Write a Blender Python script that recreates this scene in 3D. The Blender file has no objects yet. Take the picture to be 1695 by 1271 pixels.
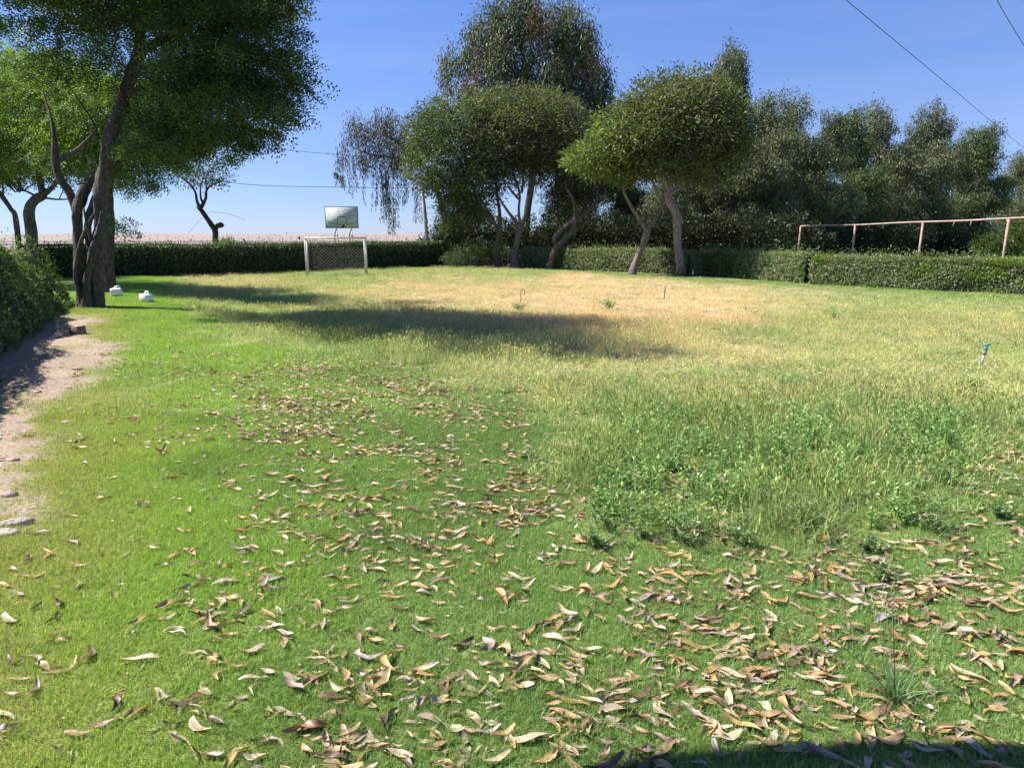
import bpy, math, random
import numpy as np
from mathutils import Vector

random.seed(7)
RNG = np.random.default_rng(11)
SC = bpy.context.scene
COL = SC.collection

# ------------------------------------------------------------------ camera, sky, sun, exposure
PITCH = math.radians(11.4)
FPX, CX, CY = 1225.0, 847.5, 635.5
CAMZ = 1.6
cd = bpy.data.cameras.new("camera")
cam = bpy.data.objects.new("camera", cd)
COL.objects.link(cam)
cam.location = (0, 0, CAMZ)
cam.rotation_euler = (math.pi / 2 - PITCH, 0, 0)
cd.sensor_width = 36.0
cd.lens = 36.0 * FPX / 1695.0
cd.clip_start = 0.05
cd.clip_end = 20000
SC.camera = cam

TO_SUN_H = Vector((-1.0, 0.16, 0)).normalized()
SUN_ELEV = math.radians(49)
TO_SUN = Vector((TO_SUN_H.x * math.cos(SUN_ELEV), TO_SUN_H.y * math.cos(SUN_ELEV), math.sin(SUN_ELEV)))
w = bpy.data.worlds.new("World")
SC.world = w
w.use_nodes = True
nt = w.node_tree
nt.nodes.clear()
sky = nt.nodes.new("ShaderNodeTexSky")
sky.sky_type = 'NISHITA'
sky.sun_disc = False
sky.sun_elevation = SUN_ELEV
sky.sun_rotation = math.atan2(TO_SUN.x, TO_SUN.y)
sky.altitude = 0
sky.air_density = 0.7
sky.dust_density = 0.0
sky.ozone_density = 8.0
bg = nt.nodes.new("ShaderNodeBackground")
bg.inputs['Strength'].default_value = 0.10
wo = nt.nodes.new("ShaderNodeOutputWorld")
geo_w = nt.nodes.new("ShaderNodeTexCoord")
sep_w = nt.nodes.new("ShaderNodeSeparateXYZ")
nt.links.new(geo_w.outputs['Generated'], sep_w.inputs[0])
rmp = nt.nodes.new("ShaderNodeValToRGB")          # the pale haze low in the sky, the same all round
rmp.color_ramp.elements[0].position = 0.0; rmp.color_ramp.elements[0].color = (0.535, 0.52, 0.645, 1)
rmp.color_ramp.elements[1].position = 0.30; rmp.color_ramp.elements[1].color = (0.95, 0.90, 1.03, 1)
e_ = rmp.color_ramp.elements.new(0.14); e_.color = (0.93, 0.77, 0.80, 1)
nt.links.new(sep_w.outputs['Z'], rmp.inputs[0])
mxw = nt.nodes.new("ShaderNodeMix"); mxw.data_type = 'RGBA'; mxw.blend_type = 'MULTIPLY'; mxw.inputs['Factor'].default_value = 1.0
nt.links.new(sky.outputs[0], mxw.inputs['A']); nt.links.new(rmp.outputs[0], mxw.inputs['B'])
cn = nt.nodes.new("ShaderNodeTexNoise"); cn.inputs['Scale'].default_value = 3.0; cn.inputs['Detail'].default_value = 7; cn.inputs['Distortion'].default_value = 0.6
cm = nt.nodes.new("ShaderNodeMapping"); cm.inputs['Scale'].default_value = (1.0, 1.0, 9.0)
nt.links.new(geo_w.outputs['Generated'], cm.inputs[0]); nt.links.new(cm.outputs[0], cn.inputs['Vector'])
cr = nt.nodes.new("ShaderNodeMapRange"); cr.inputs['From Min'].default_value = 0.48; cr.inputs['From Max'].default_value = 0.80
cr.inputs['To Min'].default_value = 0.0; cr.inputs['To Max'].default_value = 0.07; nt.links.new(cn.outputs['Fac'], cr.inputs['Value'])
cw = nt.nodes.new("ShaderNodeMix"); cw.data_type = 'RGBA'; cw.inputs['B'].default_value = (4.3, 4.6, 5.2, 1)      # thin cirrus veil
nt.links.new(cr.outputs['Result'], cw.inputs['Factor']); nt.links.new(mxw.outputs['Result'], cw.inputs['A'])
nt.links.new(cw.outputs['Result'], bg.inputs['Color'])
nt.links.new(bg.outputs[0], wo.inputs['Surface'])

sd = bpy.data.lights.new("sun", 'SUN')
sd.energy = 5.0
sd.angle = math.radians(0.53)
sd.color = (1.0, 0.955, 0.88)
sun = bpy.data.objects.new("sun", sd)
sun.rotation_euler = TO_SUN.to_track_quat('Z', 'Y').to_euler()
COL.objects.link(sun)

SC.view_settings.view_transform = 'Standard'
SC.view_settings.look = 'None'
SC.view_settings.gamma = 1.0
SC.view_settings.use_curve_mapping = False
SC.view_settings.exposure = 1.05
SC.cycles.max_bounces = 6
SC.cycles.diffuse_bounces = 3
SC.cycles.transmission_bounces = 3
SC.cycles.glossy_bounces = 2

# ------------------------------------------------------------------ helpers: numbers
def sstep(a, b, x):
    t = np.clip((np.asarray(x, float) - a) / (b - a), 0, 1)
    return t * t * (3 - 2 * t)

def _hash(ix, iy, seed):
    n = (ix.astype(np.int64) * 374761393 + iy.astype(np.int64) * 668265263 + seed * 974634777) & 0xffffffff
    n = ((n ^ (n >> 13)) * 1274126177) & 0xffffffff
    return ((n ^ (n >> 16)) & 0xffff) / 65535.0

def vnoise(x, y, seed=0):
    x = np.asarray(x, float); y = np.asarray(y, float)
    ix = np.floor(x); iy = np.floor(y)
    fx = x - ix; fy = y - iy
    fx = fx * fx * (3 - 2 * fx); fy = fy * fy * (3 - 2 * fy)
    a = _hash(ix, iy, seed); b = _hash(ix + 1, iy, seed)
    c = _hash(ix, iy + 1, seed); d = _hash(ix + 1, iy + 1, seed)
    return (a * (1 - fx) + b * fx) * (1 - fy) + (c * (1 - fx) + d * fx) * fy

def fbm(x, y, seed=0, octv=3):
    s = 0; amp = 0.5; t = 0
    for k in range(octv):
        s = s + amp * vnoise(x * 2 ** k, y * 2 ** k, seed + k); t += amp; amp *= 0.5
    return s / t

def hedge_x(y):          # front face of the tall hedge on the left
    return -7.3 - 0.5 * (np.asarray(y, float) - 10.5)

RH = [(-3.0, 47.5), (2.9, 42.5), (11.6, 30.5), (17.0, 24.9), (21.5, 21.0)]   # foot of the right hedge
def rh_dist(x, y):
    best = None
    for (x0, y0), (x1, y1) in zip(RH[:-1], RH[1:]):
        dx, dy = x1 - x0, y1 - y0
        L = math.hypot(dx, dy)
        t = np.clip(((x - x0) * dx + (y - y0) * dy) / L / L, 0, 1)
        d = np.hypot(x - x0 - t * dx, y - y0 - t * dy)
        best = d if best is None else np.minimum(best, d)
    return best

def H(x, y):
    x = np.asarray(x, float); y = np.asarray(y, float)
    yy = np.clip(y, -5, 200)
    z = -0.35 * sstep(-6, 26, yy) * 1.0
    t = (x - hedge_x(yy)) / 1.118
    basin = sstep(1.8, 5.5, t) * sstep(8, 15, yy) * (1 - sstep(33, 40, yy)) * sstep(0.8, 4.5, rh_dist(x, yy))
    z = z - 0.24 * basin
    z = z - 0.35 * sstep(55, 90, y)
    r = np.hypot(x, y)
    z = z + (fbm(x * 0.45, y * 0.45, 3) - 0.5) * 0.07 * (1 - sstep(45, 60, r))
    z = z + (vnoise(x / 260, y / 90, 9)) * 5.0 * sstep(600, 1500, y)
    return z

def ray(px, py):
    u = (px - CX) / FPX; v = -(py - CY) / FPX
    return Vector((u, math.cos(PITCH) + v * math.sin(PITCH), -math.sin(PITCH) + v * math.cos(PITCH)))

def G(px, py):            # ground point seen at a photograph pixel
    d = ray(px, py)
    t = np.geomspace(1.0, 400.0, 1500)
    z = CAMZ + d.z * t - H(d.x * t, d.y * t)
    k = np.argmax(z < 0)
    if z[k] >= 0: k = len(t) - 1
    t0, t1 = t[max(k - 1, 0)], t[k]
    for _ in range(25):
        m = 0.5 * (t0 + t1)
        if CAMZ + d.z * m - float(H(d.x * m, d.y * m)) < 0: t1 = m
        else: t0 = m
    return Vector((d.x * t1, d.y * t1, CAMZ + d.z * t1))

def at(px, py, Y):        # point at forward distance Y seen at a photograph pixel
    d = ray(px, py)
    t = Y / d.y
    return Vector((d.x * t, Y, CAMZ + d.z * t))

def proj(x, y, z):
    c, s = math.cos(PITCH), math.sin(PITCH)
    f = y * c - (z - CAMZ) * s
    u = y * s + (z - CAMZ) * c
    f = np.where(f < 0.05, 0.05, f)
    return CX + FPX * x / f, CY - FPX * u / f

# ------------------------------------------------------------------ helpers: objects
def tag(o, label=None, cat=None, group=None, kind=None):
    if label: o['label'] = label
    if cat: o['category'] = cat
    if group: o['group'] = group
    if kind: o['kind'] = kind
    return o

def empty(name, loc, label, cat, group=None):
    o = bpy.data.objects.new(name, None)
    o.empty_display_size = 0.2
    o.location = loc
    COL.objects.link(o)
    return tag(o, label, cat, group)

def link(name, me, mats, parent=None, smooth=False):
    for m in (mats if isinstance(mats, (list, tuple)) else [mats]):
        if m: me.materials.append(m)
    if smooth:
        me.polygons.foreach_set('use_smooth', np.ones(len(me.polygons), bool))
    o = bpy.data.objects.new(name, me)
    COL.objects.link(o)
    if parent is not None:
        o.parent = parent
        pl = parent.location
        if parent.parent: pl = pl + parent.parent.location
        o.location = (0, 0, 0)
        o.data.transform(__import__('mathutils').Matrix.Translation(-pl))
    return o

class MB:                 # collects geometry of ONE object
    def __init__(s):
        s.v = []; s.f4 = []; s.f3 = []; s.c = []; s.n = 0
    def add(s, v, f4=None, f3=None, col=(1, 1, 1)):
        v = np.asarray(v, float).reshape(-1, 3)
        s.v.append(v)
        if f4 is not None and len(f4): s.f4.append(np.asarray(f4, int).reshape(-1, 4) + s.n)
        if f3 is not None and len(f3): s.f3.append(np.asarray(f3, int).reshape(-1, 3) + s.n)
        c = np.asarray(col, float)
        if c.ndim == 1: c = np.tile(c[:3], (len(v), 1))
        s.c.append(c)
        s.n += len(v)
    def box(s, c, size, rz=0.0, col=(1, 1, 1), tilt=None):
        hx, hy, hz = size[0] / 2, size[1] / 2, size[2] / 2
        p = np.array([[x, y, z] for z in (-hz, hz) for x, y in ((-hx, -hy), (hx, -hy), (hx, hy), (-hx, hy))])
        cr, sr = math.cos(rz), math.sin(rz)
        p = np.stack([p[:, 0] * cr - p[:, 1] * sr, p[:, 0] * sr + p[:, 1] * cr, p[:, 2]], 1) + np.array(c)
        s.add(p, [[3, 2, 1, 0], [4, 5, 6, 7], [0, 1, 5, 4], [1, 2, 6, 5], [2, 3, 7, 6], [3, 0, 4, 7]], col=col)
    def tube(s, pts, rad, n=8, col=(1, 1, 1), flute=0.0, fseed=0, cap=True, twist=0.0):
        P = np.array([list(p) for p in pts], float); R = np.asarray(rad, float) * np.ones(len(P))
        T = np.gradient(P, axis=0)
        T /= np.maximum(np.linalg.norm(T, axis=1, keepdims=True), 1e-9)
        ref = np.array([0, 0, 1.0]) if abs(T[0][2]) < 0.8 else np.array([0, 1.0, 0])
        a = np.cross(T[0], ref); a /= np.linalg.norm(a)
        rings = []
        th = np.linspace(0, 2 * math.pi, n, endpoint=False)
        dist = np.concatenate([[0], np.cumsum(np.linalg.norm(np.diff(P, axis=0), axis=1))])
        for k in range(len(P)):
            a = a - T[k] * np.dot(a, T[k]); a /= max(np.linalg.norm(a), 1e-9)
            b = np.cross(T[k], a)
            r = R[k] * np.ones(n)
            if flute:
                ph = th + twist * dist[k]
                r = r * (1 + flute * (np.sin(ph * 3 + fseed) * 0.5 + np.sin(ph * 5 + fseed * 2.1 + dist[k] * 0.7) * 0.45 + np.sin(ph * 2 + dist[k] * 1.3) * 0.3
                                      + 0.5 * (vnoise(np.cos(th) * 2 + fseed * 7 + 50, dist[k] * 2.2 + np.sin(th) * 2, 5) - 0.5)))
            rings.append(P[k] + np.outer(np.cos(th) * r, a) + np.outer(np.sin(th) * r, b))
        V = np.concatenate(rings)
        i = np.arange(n); j = (i + 1) % n
        F = np.concatenate([np.stack([k * n + i, k * n + j, (k + 1) * n + j, (k + 1) * n + i], 1) for k in range(len(P) - 1)])
        f3 = []
        if cap:
            V = np.concatenate([V, P[:1], P[-1:]])
            m = len(P) * n
            f3 = np.concatenate([np.stack([j, i, np.full(n, m)], 1), np.stack([(len(P) - 1) * n + i, (len(P) - 1) * n + j, np.full(n, m + 1)], 1)])
        s.add(V, F, f3, col)
    def mesh(s, name):
        V = np.concatenate(s.v); C = np.concatenate(s.c)
        f4 = np.concatenate(s.f4) if s.f4 else np.zeros((0, 4), int)
        f3 = np.concatenate(s.f3) if s.f3 else np.zeros((0, 3), int)
        me = bpy.data.meshes.new(name)
        me.vertices.add(len(V)); me.vertices.foreach_set('co', V.astype(np.float32).ravel())
        loops = np.concatenate([f4.ravel(), f3.ravel()]).astype(np.int32)
        me.loops.add(len(loops)); me.loops.foreach_set('vertex_index', loops)
        st = np.concatenate([np.arange(len(f4)) * 4, len(f4) * 4 + np.arange(len(f3)) * 3]).astype(np.int32)
        me.polygons.add(len(st)); me.polygons.foreach_set('loop_start', st)
        me.update(calc_edges=True)
        at_ = me.attributes.new('tint', 'FLOAT_COLOR', 'POINT')
        at_.data.foreach_set('color', np.concatenate([C, np.ones((len(C), 1))], 1).astype(np.float32).ravel())
        return me
    def build(s, name, mat, parent=None, smooth=False):
        return link(name, s.mesh(name), mat, parent, smooth)

def smooth_path(pts, rad, per=6):
    """Catmull-Rom through the points, radii interpolated."""
    P = [np.array(list(p), float) for p in pts]
    P = [2 * P[0] - P[1]] + P + [2 * P[-1] - P[-2]]
    out, rr = [], []
    for k in range(1, len(P) - 2):
        for q in range(per):
            t = q / per
            out.append(0.5 * ((2 * P[k]) + (-P[k - 1] + P[k + 1]) * t + (2 * P[k - 1] - 5 * P[k] + 4 * P[k + 1] - P[k + 2]) * t * t + (-P[k - 1] + 3 * P[k] - 3 * P[k + 1] + P[k + 2]) * t ** 3))
            rr.append(rad[k - 1] * (1 - t) + rad[k] * t)
    out.append(P[-2]); rr.append(rad[-1])
    return out, rr

def norm(a):
    return a / np.maximum(np.linalg.norm(a, axis=-1, keepdims=True), 1e-9)

def leaf_quads(mb, p, d, side, L, W, col):
    """Diamond leaves: p base, d axis, side width direction (arrays)."""
    N = len(p)
    L = (np.ones(N) * L)[:, None]; W = (np.ones(N) * W)[:, None]
    nrm = np.cross(d, side)
    m = p + d * L * 0.45 + nrm * L * 0.06
    V = np.stack([p, m + side * W / 2, p + d * L - nrm * L * 0.05, m - side * W / 2], 1).reshape(-1, 3)
    F = np.arange(N * 4).reshape(-1, 4)
    mb.add(V, F, None, np.repeat(col, 4, axis=0))

# ------------------------------------------------------------------ helpers: materials
def new_mat(name):
    m = bpy.data.materials.new(name); m.use_nodes = True
    t = m.node_tree; t.nodes.clear()
    return m, t, t.nodes, t.links

def leaf_mat(name, transl=0.35, gloss=0.05, rough=0.45, instancer=False, gain=1.0, tcol=(1.15, 1.2, 0.55), detail=0.0):
    m, t, N, L = new_mat(name)
    out = N.new('ShaderNodeOutputMaterial')
    a = N.new('ShaderNodeAttribute'); a.attribute_name = 'tint'
    col = a.outputs['Color']
    if instancer:
        b = N.new('ShaderNodeAttribute'); b.attribute_type = 'INSTANCER'; b.attribute_name = 'patch'
        mx = N.new('ShaderNodeMix'); mx.data_type = 'RGBA'; mx.blend_type = 'MULTIPLY'; mx.inputs['Factor'].default_value = 1
        L.new(col, mx.inputs['A']); L.new(b.outputs['Color'], mx.inputs['B']); col = mx.outputs['Result']
    if detail:
        nz = N.new('ShaderNodeTexNoise'); nz.inputs['Scale'].default_value = detail; nz.inputs['Detail'].default_value = 4
        geo = N.new('ShaderNodeNewGeometry'); L.new(geo.outputs['Position'], nz.inputs['Vector'])
        mr = N.new('ShaderNodeMapRange'); mr.inputs['From Min'].default_value = 0.3; mr.inputs['From Max'].default_value = 0.7
        mr.inputs['To Min'].default_value = 0.6; mr.inputs['To Max'].default_value = 1.2
        L.new(nz.outputs['Fac'], mr.inputs['Value'])
        vm = N.new('ShaderNodeVectorMath'); vm.operation = 'SCALE'; L.new(col, vm.inputs[0]); L.new(mr.outputs['Result'], vm.inputs['Scale']); col = vm.outputs[0]
    g = N.new('ShaderNodeVectorMath'); g.operation = 'SCALE'; g.inputs['Scale'].default_value = gain; L.new(col, g.inputs[0]); col = g.outputs[0]
    df = N.new('ShaderNodeBsdfDiffuse'); L.new(col, df.inputs['Color'])
    tr = N.new('ShaderNodeBsdfTranslucent')
    tm = N.new('ShaderNodeVectorMath'); tm.operation = 'MULTIPLY'; tm.inputs[1].default_value = tcol
    L.new(col, tm.inputs[0]); L.new(tm.outputs[0], tr.inputs['Color'])
    m1 = N.new('ShaderNodeMixShader'); m1.inputs[0].default_value = transl
    L.new(df.outputs[0], m1.inputs[1]); L.new(tr.outputs[0], m1.inputs[2])
    gl = N.new('ShaderNodeBsdfGlossy'); gl.inputs['Roughness'].default_value = rough; gl.inputs['Color'].default_value = (1, 1, 1, 1)
    m2 = N.new('ShaderNodeMixShader'); m2.inputs[0].default_value = gloss
    L.new(m1.outputs[0], m2.inputs[1]); L.new(gl.outputs[0], m2.inputs[2])
    L.new(m2.outputs[0], out.inputs['Surface'])
    return m

def solid_mat(name, colr, rough=0.7, metal=0.0, noise=0.0, nscale=8.0, bump=0.0, bscale=20.0, spec=0.4, col2=None, use_tint=False, stretch=None):
    m, t, N, L = new_mat(name)
    out = N.new('ShaderNodeOutputMaterial'); p = N.new('ShaderNodeBsdfPrincipled')
    p.inputs['Roughness'].default_value = rough; p.inputs['Metallic'].default_value = metal
    p.inputs['Specular IOR Level'].default_value = spec
    tc = N.new('ShaderNodeTexCoord'); mp = N.new('ShaderNodeMapping'); L.new(tc.outputs['Object'], mp.inputs['Vector'])
    if stretch: mp.inputs['Scale'].default_value = stretch
    col = None
    if use_tint:
        a = N.new('ShaderNodeAttribute'); a.attribute_name = 'tint'; col = a.outputs['Color']
    if noise or col2:
        nz = N.new('ShaderNodeTexNoise'); nz.inputs['Scale'].default_value = nscale; nz.inputs['Detail'].default_value = 6
        L.new(mp.outputs[0], nz.inputs['Vector'])
        rp = N.new('ShaderNodeValToRGB'); rp.color_ramp.elements[0].position = 0.35; rp.color_ramp.elements[1].position = 0.65
        c2 = col2 if col2 else tuple(c * (1 - noise) for c in colr)
        if use_tint: rp.color_ramp.elements[0].color = (1 - noise,) * 3 + (1,); rp.color_ramp.elements[1].color = (1, 1, 1, 1)
        else: rp.color_ramp.elements[0].color = (*c2, 1); rp.color_ramp.elements[1].color = (*colr, 1)
        L.new(nz.outputs['Fac'], rp.inputs[0])
        if use_tint:
            mx = N.new('ShaderNodeMix'); mx.data_type = 'RGBA'; mx.blend_type = 'MULTIPLY'; mx.inputs['Factor'].default_value = 1
            L.new(col, mx.inputs['A']); L.new(rp.outputs[0], mx.inputs['B']); col = mx.outputs['Result']
        else: col = rp.outputs[0]
    if col is not None: L.new(col, p.inputs['Base Color'])
    else: p.inputs['Base Color'].default_value = (*colr, 1)
    if bump:
        n2 = N.new('ShaderNodeTexNoise'); n2.inputs['Scale'].default_value = bscale; n2.inputs['Detail'].default_value = 8
        L.new(mp.outputs[0], n2.inputs['Vector'])
        bp = N.new('ShaderNodeBump'); bp.inputs['Strength'].default_value = bump; bp.inputs['Distance'].default_value = 0.05
        L.new(n2.outputs['Fac'], bp.inputs['Height']); L.new(bp.outputs[0], p.inputs['Normal'])
    L.new(p.outputs[0], out.inputs['Surface'])
    return m

M_LAWN = leaf_mat('lawn_blades', 0.42, 0.03, 0.5, instancer=True)
M_DRY = leaf_mat('tall_grass', 0.35, 0.03, 0.5, instancer=True, tcol=(1.0, 1.0, 0.8))
M_LEAF = leaf_mat('feathery_foliage', 0.46, 0.025, 0.5)
M_EUC = leaf_mat('gum_foliage', 0.24, 0.02, 0.5, tcol=(1.1, 1.1, 0.7))
M_HEDGE = leaf_mat('hedge_foliage', 0.38, 0.03, 0.45)
M_FALLEN = leaf_mat('dead_leaf', 0.12, 0.05, 0.5, tcol=(1.1, 0.9, 0.6), detail=45)
M_BARK = solid_mat('bark', (1, 1, 1), 0.9, noise=0.6, nscale=9, bump=0.9, bscale=14, spec=0.15, use_tint=True, stretch=(3.0, 3.0, 0.5))
M_GROUND = solid_mat('ground', (1, 1, 1), 0.95, noise=0.45, nscale=30, bump=0.5, bscale=40, spec=0.1, use_tint=True)
M_WHITE = solid_mat('white_paint', (0.62, 0.60, 0.55), 0.5, noise=0.3, nscale=5)
M_RUST = solid_mat('rusty_pipe', (0.33, 0.19, 0.14), 0.7, noise=0.35, nscale=6, col2=(0.45, 0.30, 0.26))
M_RAIL = solid_mat('worn_primer', (0.46, 0.33, 0.28), 0.6, noise=0.3, nscale=3)
M_CONC = solid_mat('concrete', (0.42, 0.41, 0.38), 0.85, noise=0.3, nscale=4, bump=0.2)
M_BLACK = solid_mat('black_plastic', (0.02, 0.02, 0.02), 0.5)
M_TINT = solid_mat('painted', (1, 1, 1), 0.6, use_tint=True, noise=0.15, nscale=12)
M_CORE = solid_mat('inner_shade_fill', (0.022, 0.024, 0.014), 1.0, noise=0.5, nscale=10, bump=0.6)  # near-black fill for hedge interiors, stands in for the shade inside
M_WIRE = solid_mat('cable', (0.03, 0.03, 0.035), 0.6)

# ------------------------------------------------------------------ ground cover zones
def blob(px, py, cx, cy, rx, ry, soft=0.35):
    d = np.hypot((px - cx) / rx, (py - cy) / ry)
    return 1 - sstep(1 - soft, 1 + soft, d)

def zones(x, y):
    """masks on the ground: path, dry, tall(0..1), weed, far"""
    x = np.asarray(x, float); y = np.asarray(y, float)
    z = H(x, y)
    px, py = proj(x, y, z)
    n1 = fbm(x * 0.8, y * 0.8, 21) - 0.5
    n2 = fbm(x * 0.35 + 9, y * 0.35, 33) - 0.5
    t = (x - hedge_x(y)) / 1.118
    wpath = 0.98 + 1.3 * n1 + 0.20 * sstep(9, 13, y) * (1 - sstep(15, 17, y)) + 0.30 * (1 - sstep(4, 8, y))
    path = (1 - sstep(wpath - 0.15, wpath + 0.2, t)) * (1 - sstep(17.0, 18.5, y)) * sstep(3.3, 4.1, y + 1.2 * n1)
    pyn = py + 26 * n2 * 2; pxn = px + 90 * n1 * 2
    # meadow = the unmown part of the field
    edge = np.interp(pxn, [-400, 150, 280, 330, 480, 640, 760, 880, 950, 1010, 1250, 1450, 1600, 1695, 2300],
                     [452, 455, 470, 560, 585, 600, 635, 690, 860, 905, 925, 900, 800, 760, 720])
    meadow = 1 - sstep(edge - 18, edge + 14, pyn)
    meadow = meadow * (1 - 0.9 * blob(px, py, 760, 725, 240, 50)) * (1 - 0.7 * blob(px, py, 1660, 760, 60, 50))
    bank = 1 - sstep(1.0, 2.6, rh_dist(x, y))
    meadow = meadow * (1 - 0.8 * bank)
    meadow = meadow * sstep(2.2, 3.6, t + 1.5 * n1) 
    dry = blob(pxn, pyn, 930, 505, 400, 56, 0.45)
    dry = np.maximum(dry, 0.5 * blob(pxn, py, 1130, 585, 300, 26, 0.6))
    dry = np.maximum(dry, 0.5 * blob(pxn, pyn, 350, 472, 180, 12, 0.5))
    dry = np.maximum(dry, 0.3 * blob(pxn, pyn, 1560, 545, 260, 40, 0.6))
    dry = np.maximum(dry, 0.22 * blob(pxn, pyn, 1250, 630, 520, 70, 0.6))
    green = np.maximum(blob(px, py, 830, 452, 90, 6), 0.6 * blob(pxn, pyn, 600, 530, 260, 40))
    dry = np.clip(dry * (1 - 0.6 * green), 0, 1)
    weed = blob(pxn, pyn, 1320, 775, 430, 150, 0.4) * meadow
    dry = dry * (0.55 + 0.75 * fbm(x * 0.9 + 3, y * 0.7, 61)); dry = np.clip(dry, 0, 1)
    return dict(path=path, meadow=meadow, dry=dry, weed=weed, px=px, py=py, z=z, t=t, n1=n1, n2=n2)

LAWN_G = np.array([0.220, 0.350, 0.100]); LAWN_Y = np.array([0.275, 0.425, 0.080]); LAWN_D = np.array([0.140, 0.240, 0.070])
TAN = np.array([0.70, 0.555, 0.355]); STRAW = np.array([0.42, 0.37, 0.12]); DIRT = np.array([0.42, 0.325, 0.245])
YG = np.array([0.44, 0.50, 0.20])

def lawn_color(x, y, zn):
    px, py = zn['px'], zn['py']
    y_ = (1 - sstep(300, 900, px + 0.35 * (py - 600)))         # brighter, yellower lawn on the left slope
    n = fbm(x * 1.3, y * 1.3, 55)
    c = LAWN_G[None] * (1 - y_[:, None]) + LAWN_Y[None] * y_[:, None]
    k = sstep(0.45, 0.75, n)[:, None]
    c = c * (1 - 0.45 * k) + LAWN_D[None] * 0.45 * k
    dryedge = (1 - sstep(0.8, 2.2, zn['t'] + 1.6 * zn['n1']))[:, None] * (1 - sstep(17, 22, y))[:, None]
    c = c * (1 - 0.5 * dryedge) + np.array([0.42, 0.38, 0.17])[None] * 0.5 * dryedge
    return c

def build_ground():
    ys = np.concatenate([np.linspace(-6, 1.2, 10), np.geomspace(1.4, 60, 330), np.geomspace(62, 6000, 70)])
    us = np.linspace(-1, 1, 281)
    X = []; Y = []
    for y in ys:
        wdt = 8 + 1.05 * max(y, 0) + (max(y - 60, 0)) * 1.2
        X.append(np.sign(us) * np.abs(us) ** 1.15 * wdt); Y.append(np.full(len(us), y))
    X = np.concatenate(X); Y = np.concatenate(Y)
    zn = zones(X, Y)
    c = lawn_color(X, Y, zn) * 0.55 + np.array([0.05, 0.035, 0.015])
    md = (zn['meadow'])[:, None]
    mc = YG * 0.6 * (1 - zn['dry'][:, None]) + TAN * 0.8 * zn['dry'][:, None]
    c = c * (1 - md) + mc * md
    p = zn['path'][:, None]
    c = c * (1 - p) + DIRT * (0.8 + 0.4 * fbm(X * 2, Y * 2, 8))[:, None] * p
    # beyond the hedges
    far = sstep(44, 50, Y + 0.0 * X)[:, None]
    rightside = sstep(-6, 6, X - 0.05 * Y)[:, None]
    soil = np.array([0.23, 0.165, 0.14]); sand = np.array([0.38, 0.31, 0.275]); fieldg = np.array([0.20, 0.26, 0.06])
    farl = soil * (1 - sstep(130, 150, Y))[:, None] + sand * sstep(130, 150, Y)[:, None]
    farl = farl * (0.8 + 0.4 * fbm(X / 6, Y / 20, 14))[:, None]
    c = c * (1 - far) + farl * far
    rb = np.zeros(len(X))
    hx = np.interp(Y, [b for a, b in RH][::-1], [a for a, b in RH][::-1])
    behind = sstep(1.6, 2.4, X - hx) * (Y > 21)
    grass_r = np.clip(behind * (1 - sstep(150, 170, Y)) * sstep(8, 12, X), 0, 1)[:, None]
    c = c * (1 - grass_r) + fieldg * grass_r
    V = np.stack([X, Y, zn['z']], 1)
    n = len(us); i = np.arange(n - 1)
    F = np.concatenate([np.stack([k * n + i, k * n + i + 1, (k + 1) * n + i + 1, (k + 1) * n + i], 1) for k in range(len(ys) - 1)])
    mb = MB(); mb.add(V, F, None, np.clip(c, 0.01, 1))
    o = mb.build('ground', M_GROUND, smooth=True)
    tag(o, kind='structure')
build_ground()

# the highway far beyond the back hedge: asphalt strip with edge lines
def strip(name, y0, y1, x0, x1, lift, mat, col):
    mb = MB()
    xs = np.linspace(x0, x1, 60)
    z0 = H(xs, np.full(60, y0)) + lift; z1 = H(xs, np.full(60, y1)) + lift
    V = np.concatenate([np.stack([xs, np.full(60, y0), z0], 1), np.stack([xs, np.full(60, y1), z1], 1)])
    i = np.arange(59); mb.add(V, np.stack([i, i + 1, 60 + i + 1, 60 + i], 1), None, col)
    o = mb.build(name, mat); tag(o, kind='structure'); return o
strip('road', 172, 186, -260, 60, 0.10, M_TINT, (0.075, 0.072, 0.07))
strip('road_edge_line', 174.0, 174.5, -260, 60, 0.13, M_TINT, (0.7, 0.7, 0.68))
strip('road_centre_line', 178.8, 179.2, -260, 60, 0.13, M_TINT, (0.6, 0.5, 0.2))
strip('road_shoulder', 160, 170, -260, 60, 0.06, M_TINT, (0.27, 0.22, 0.19))

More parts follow.
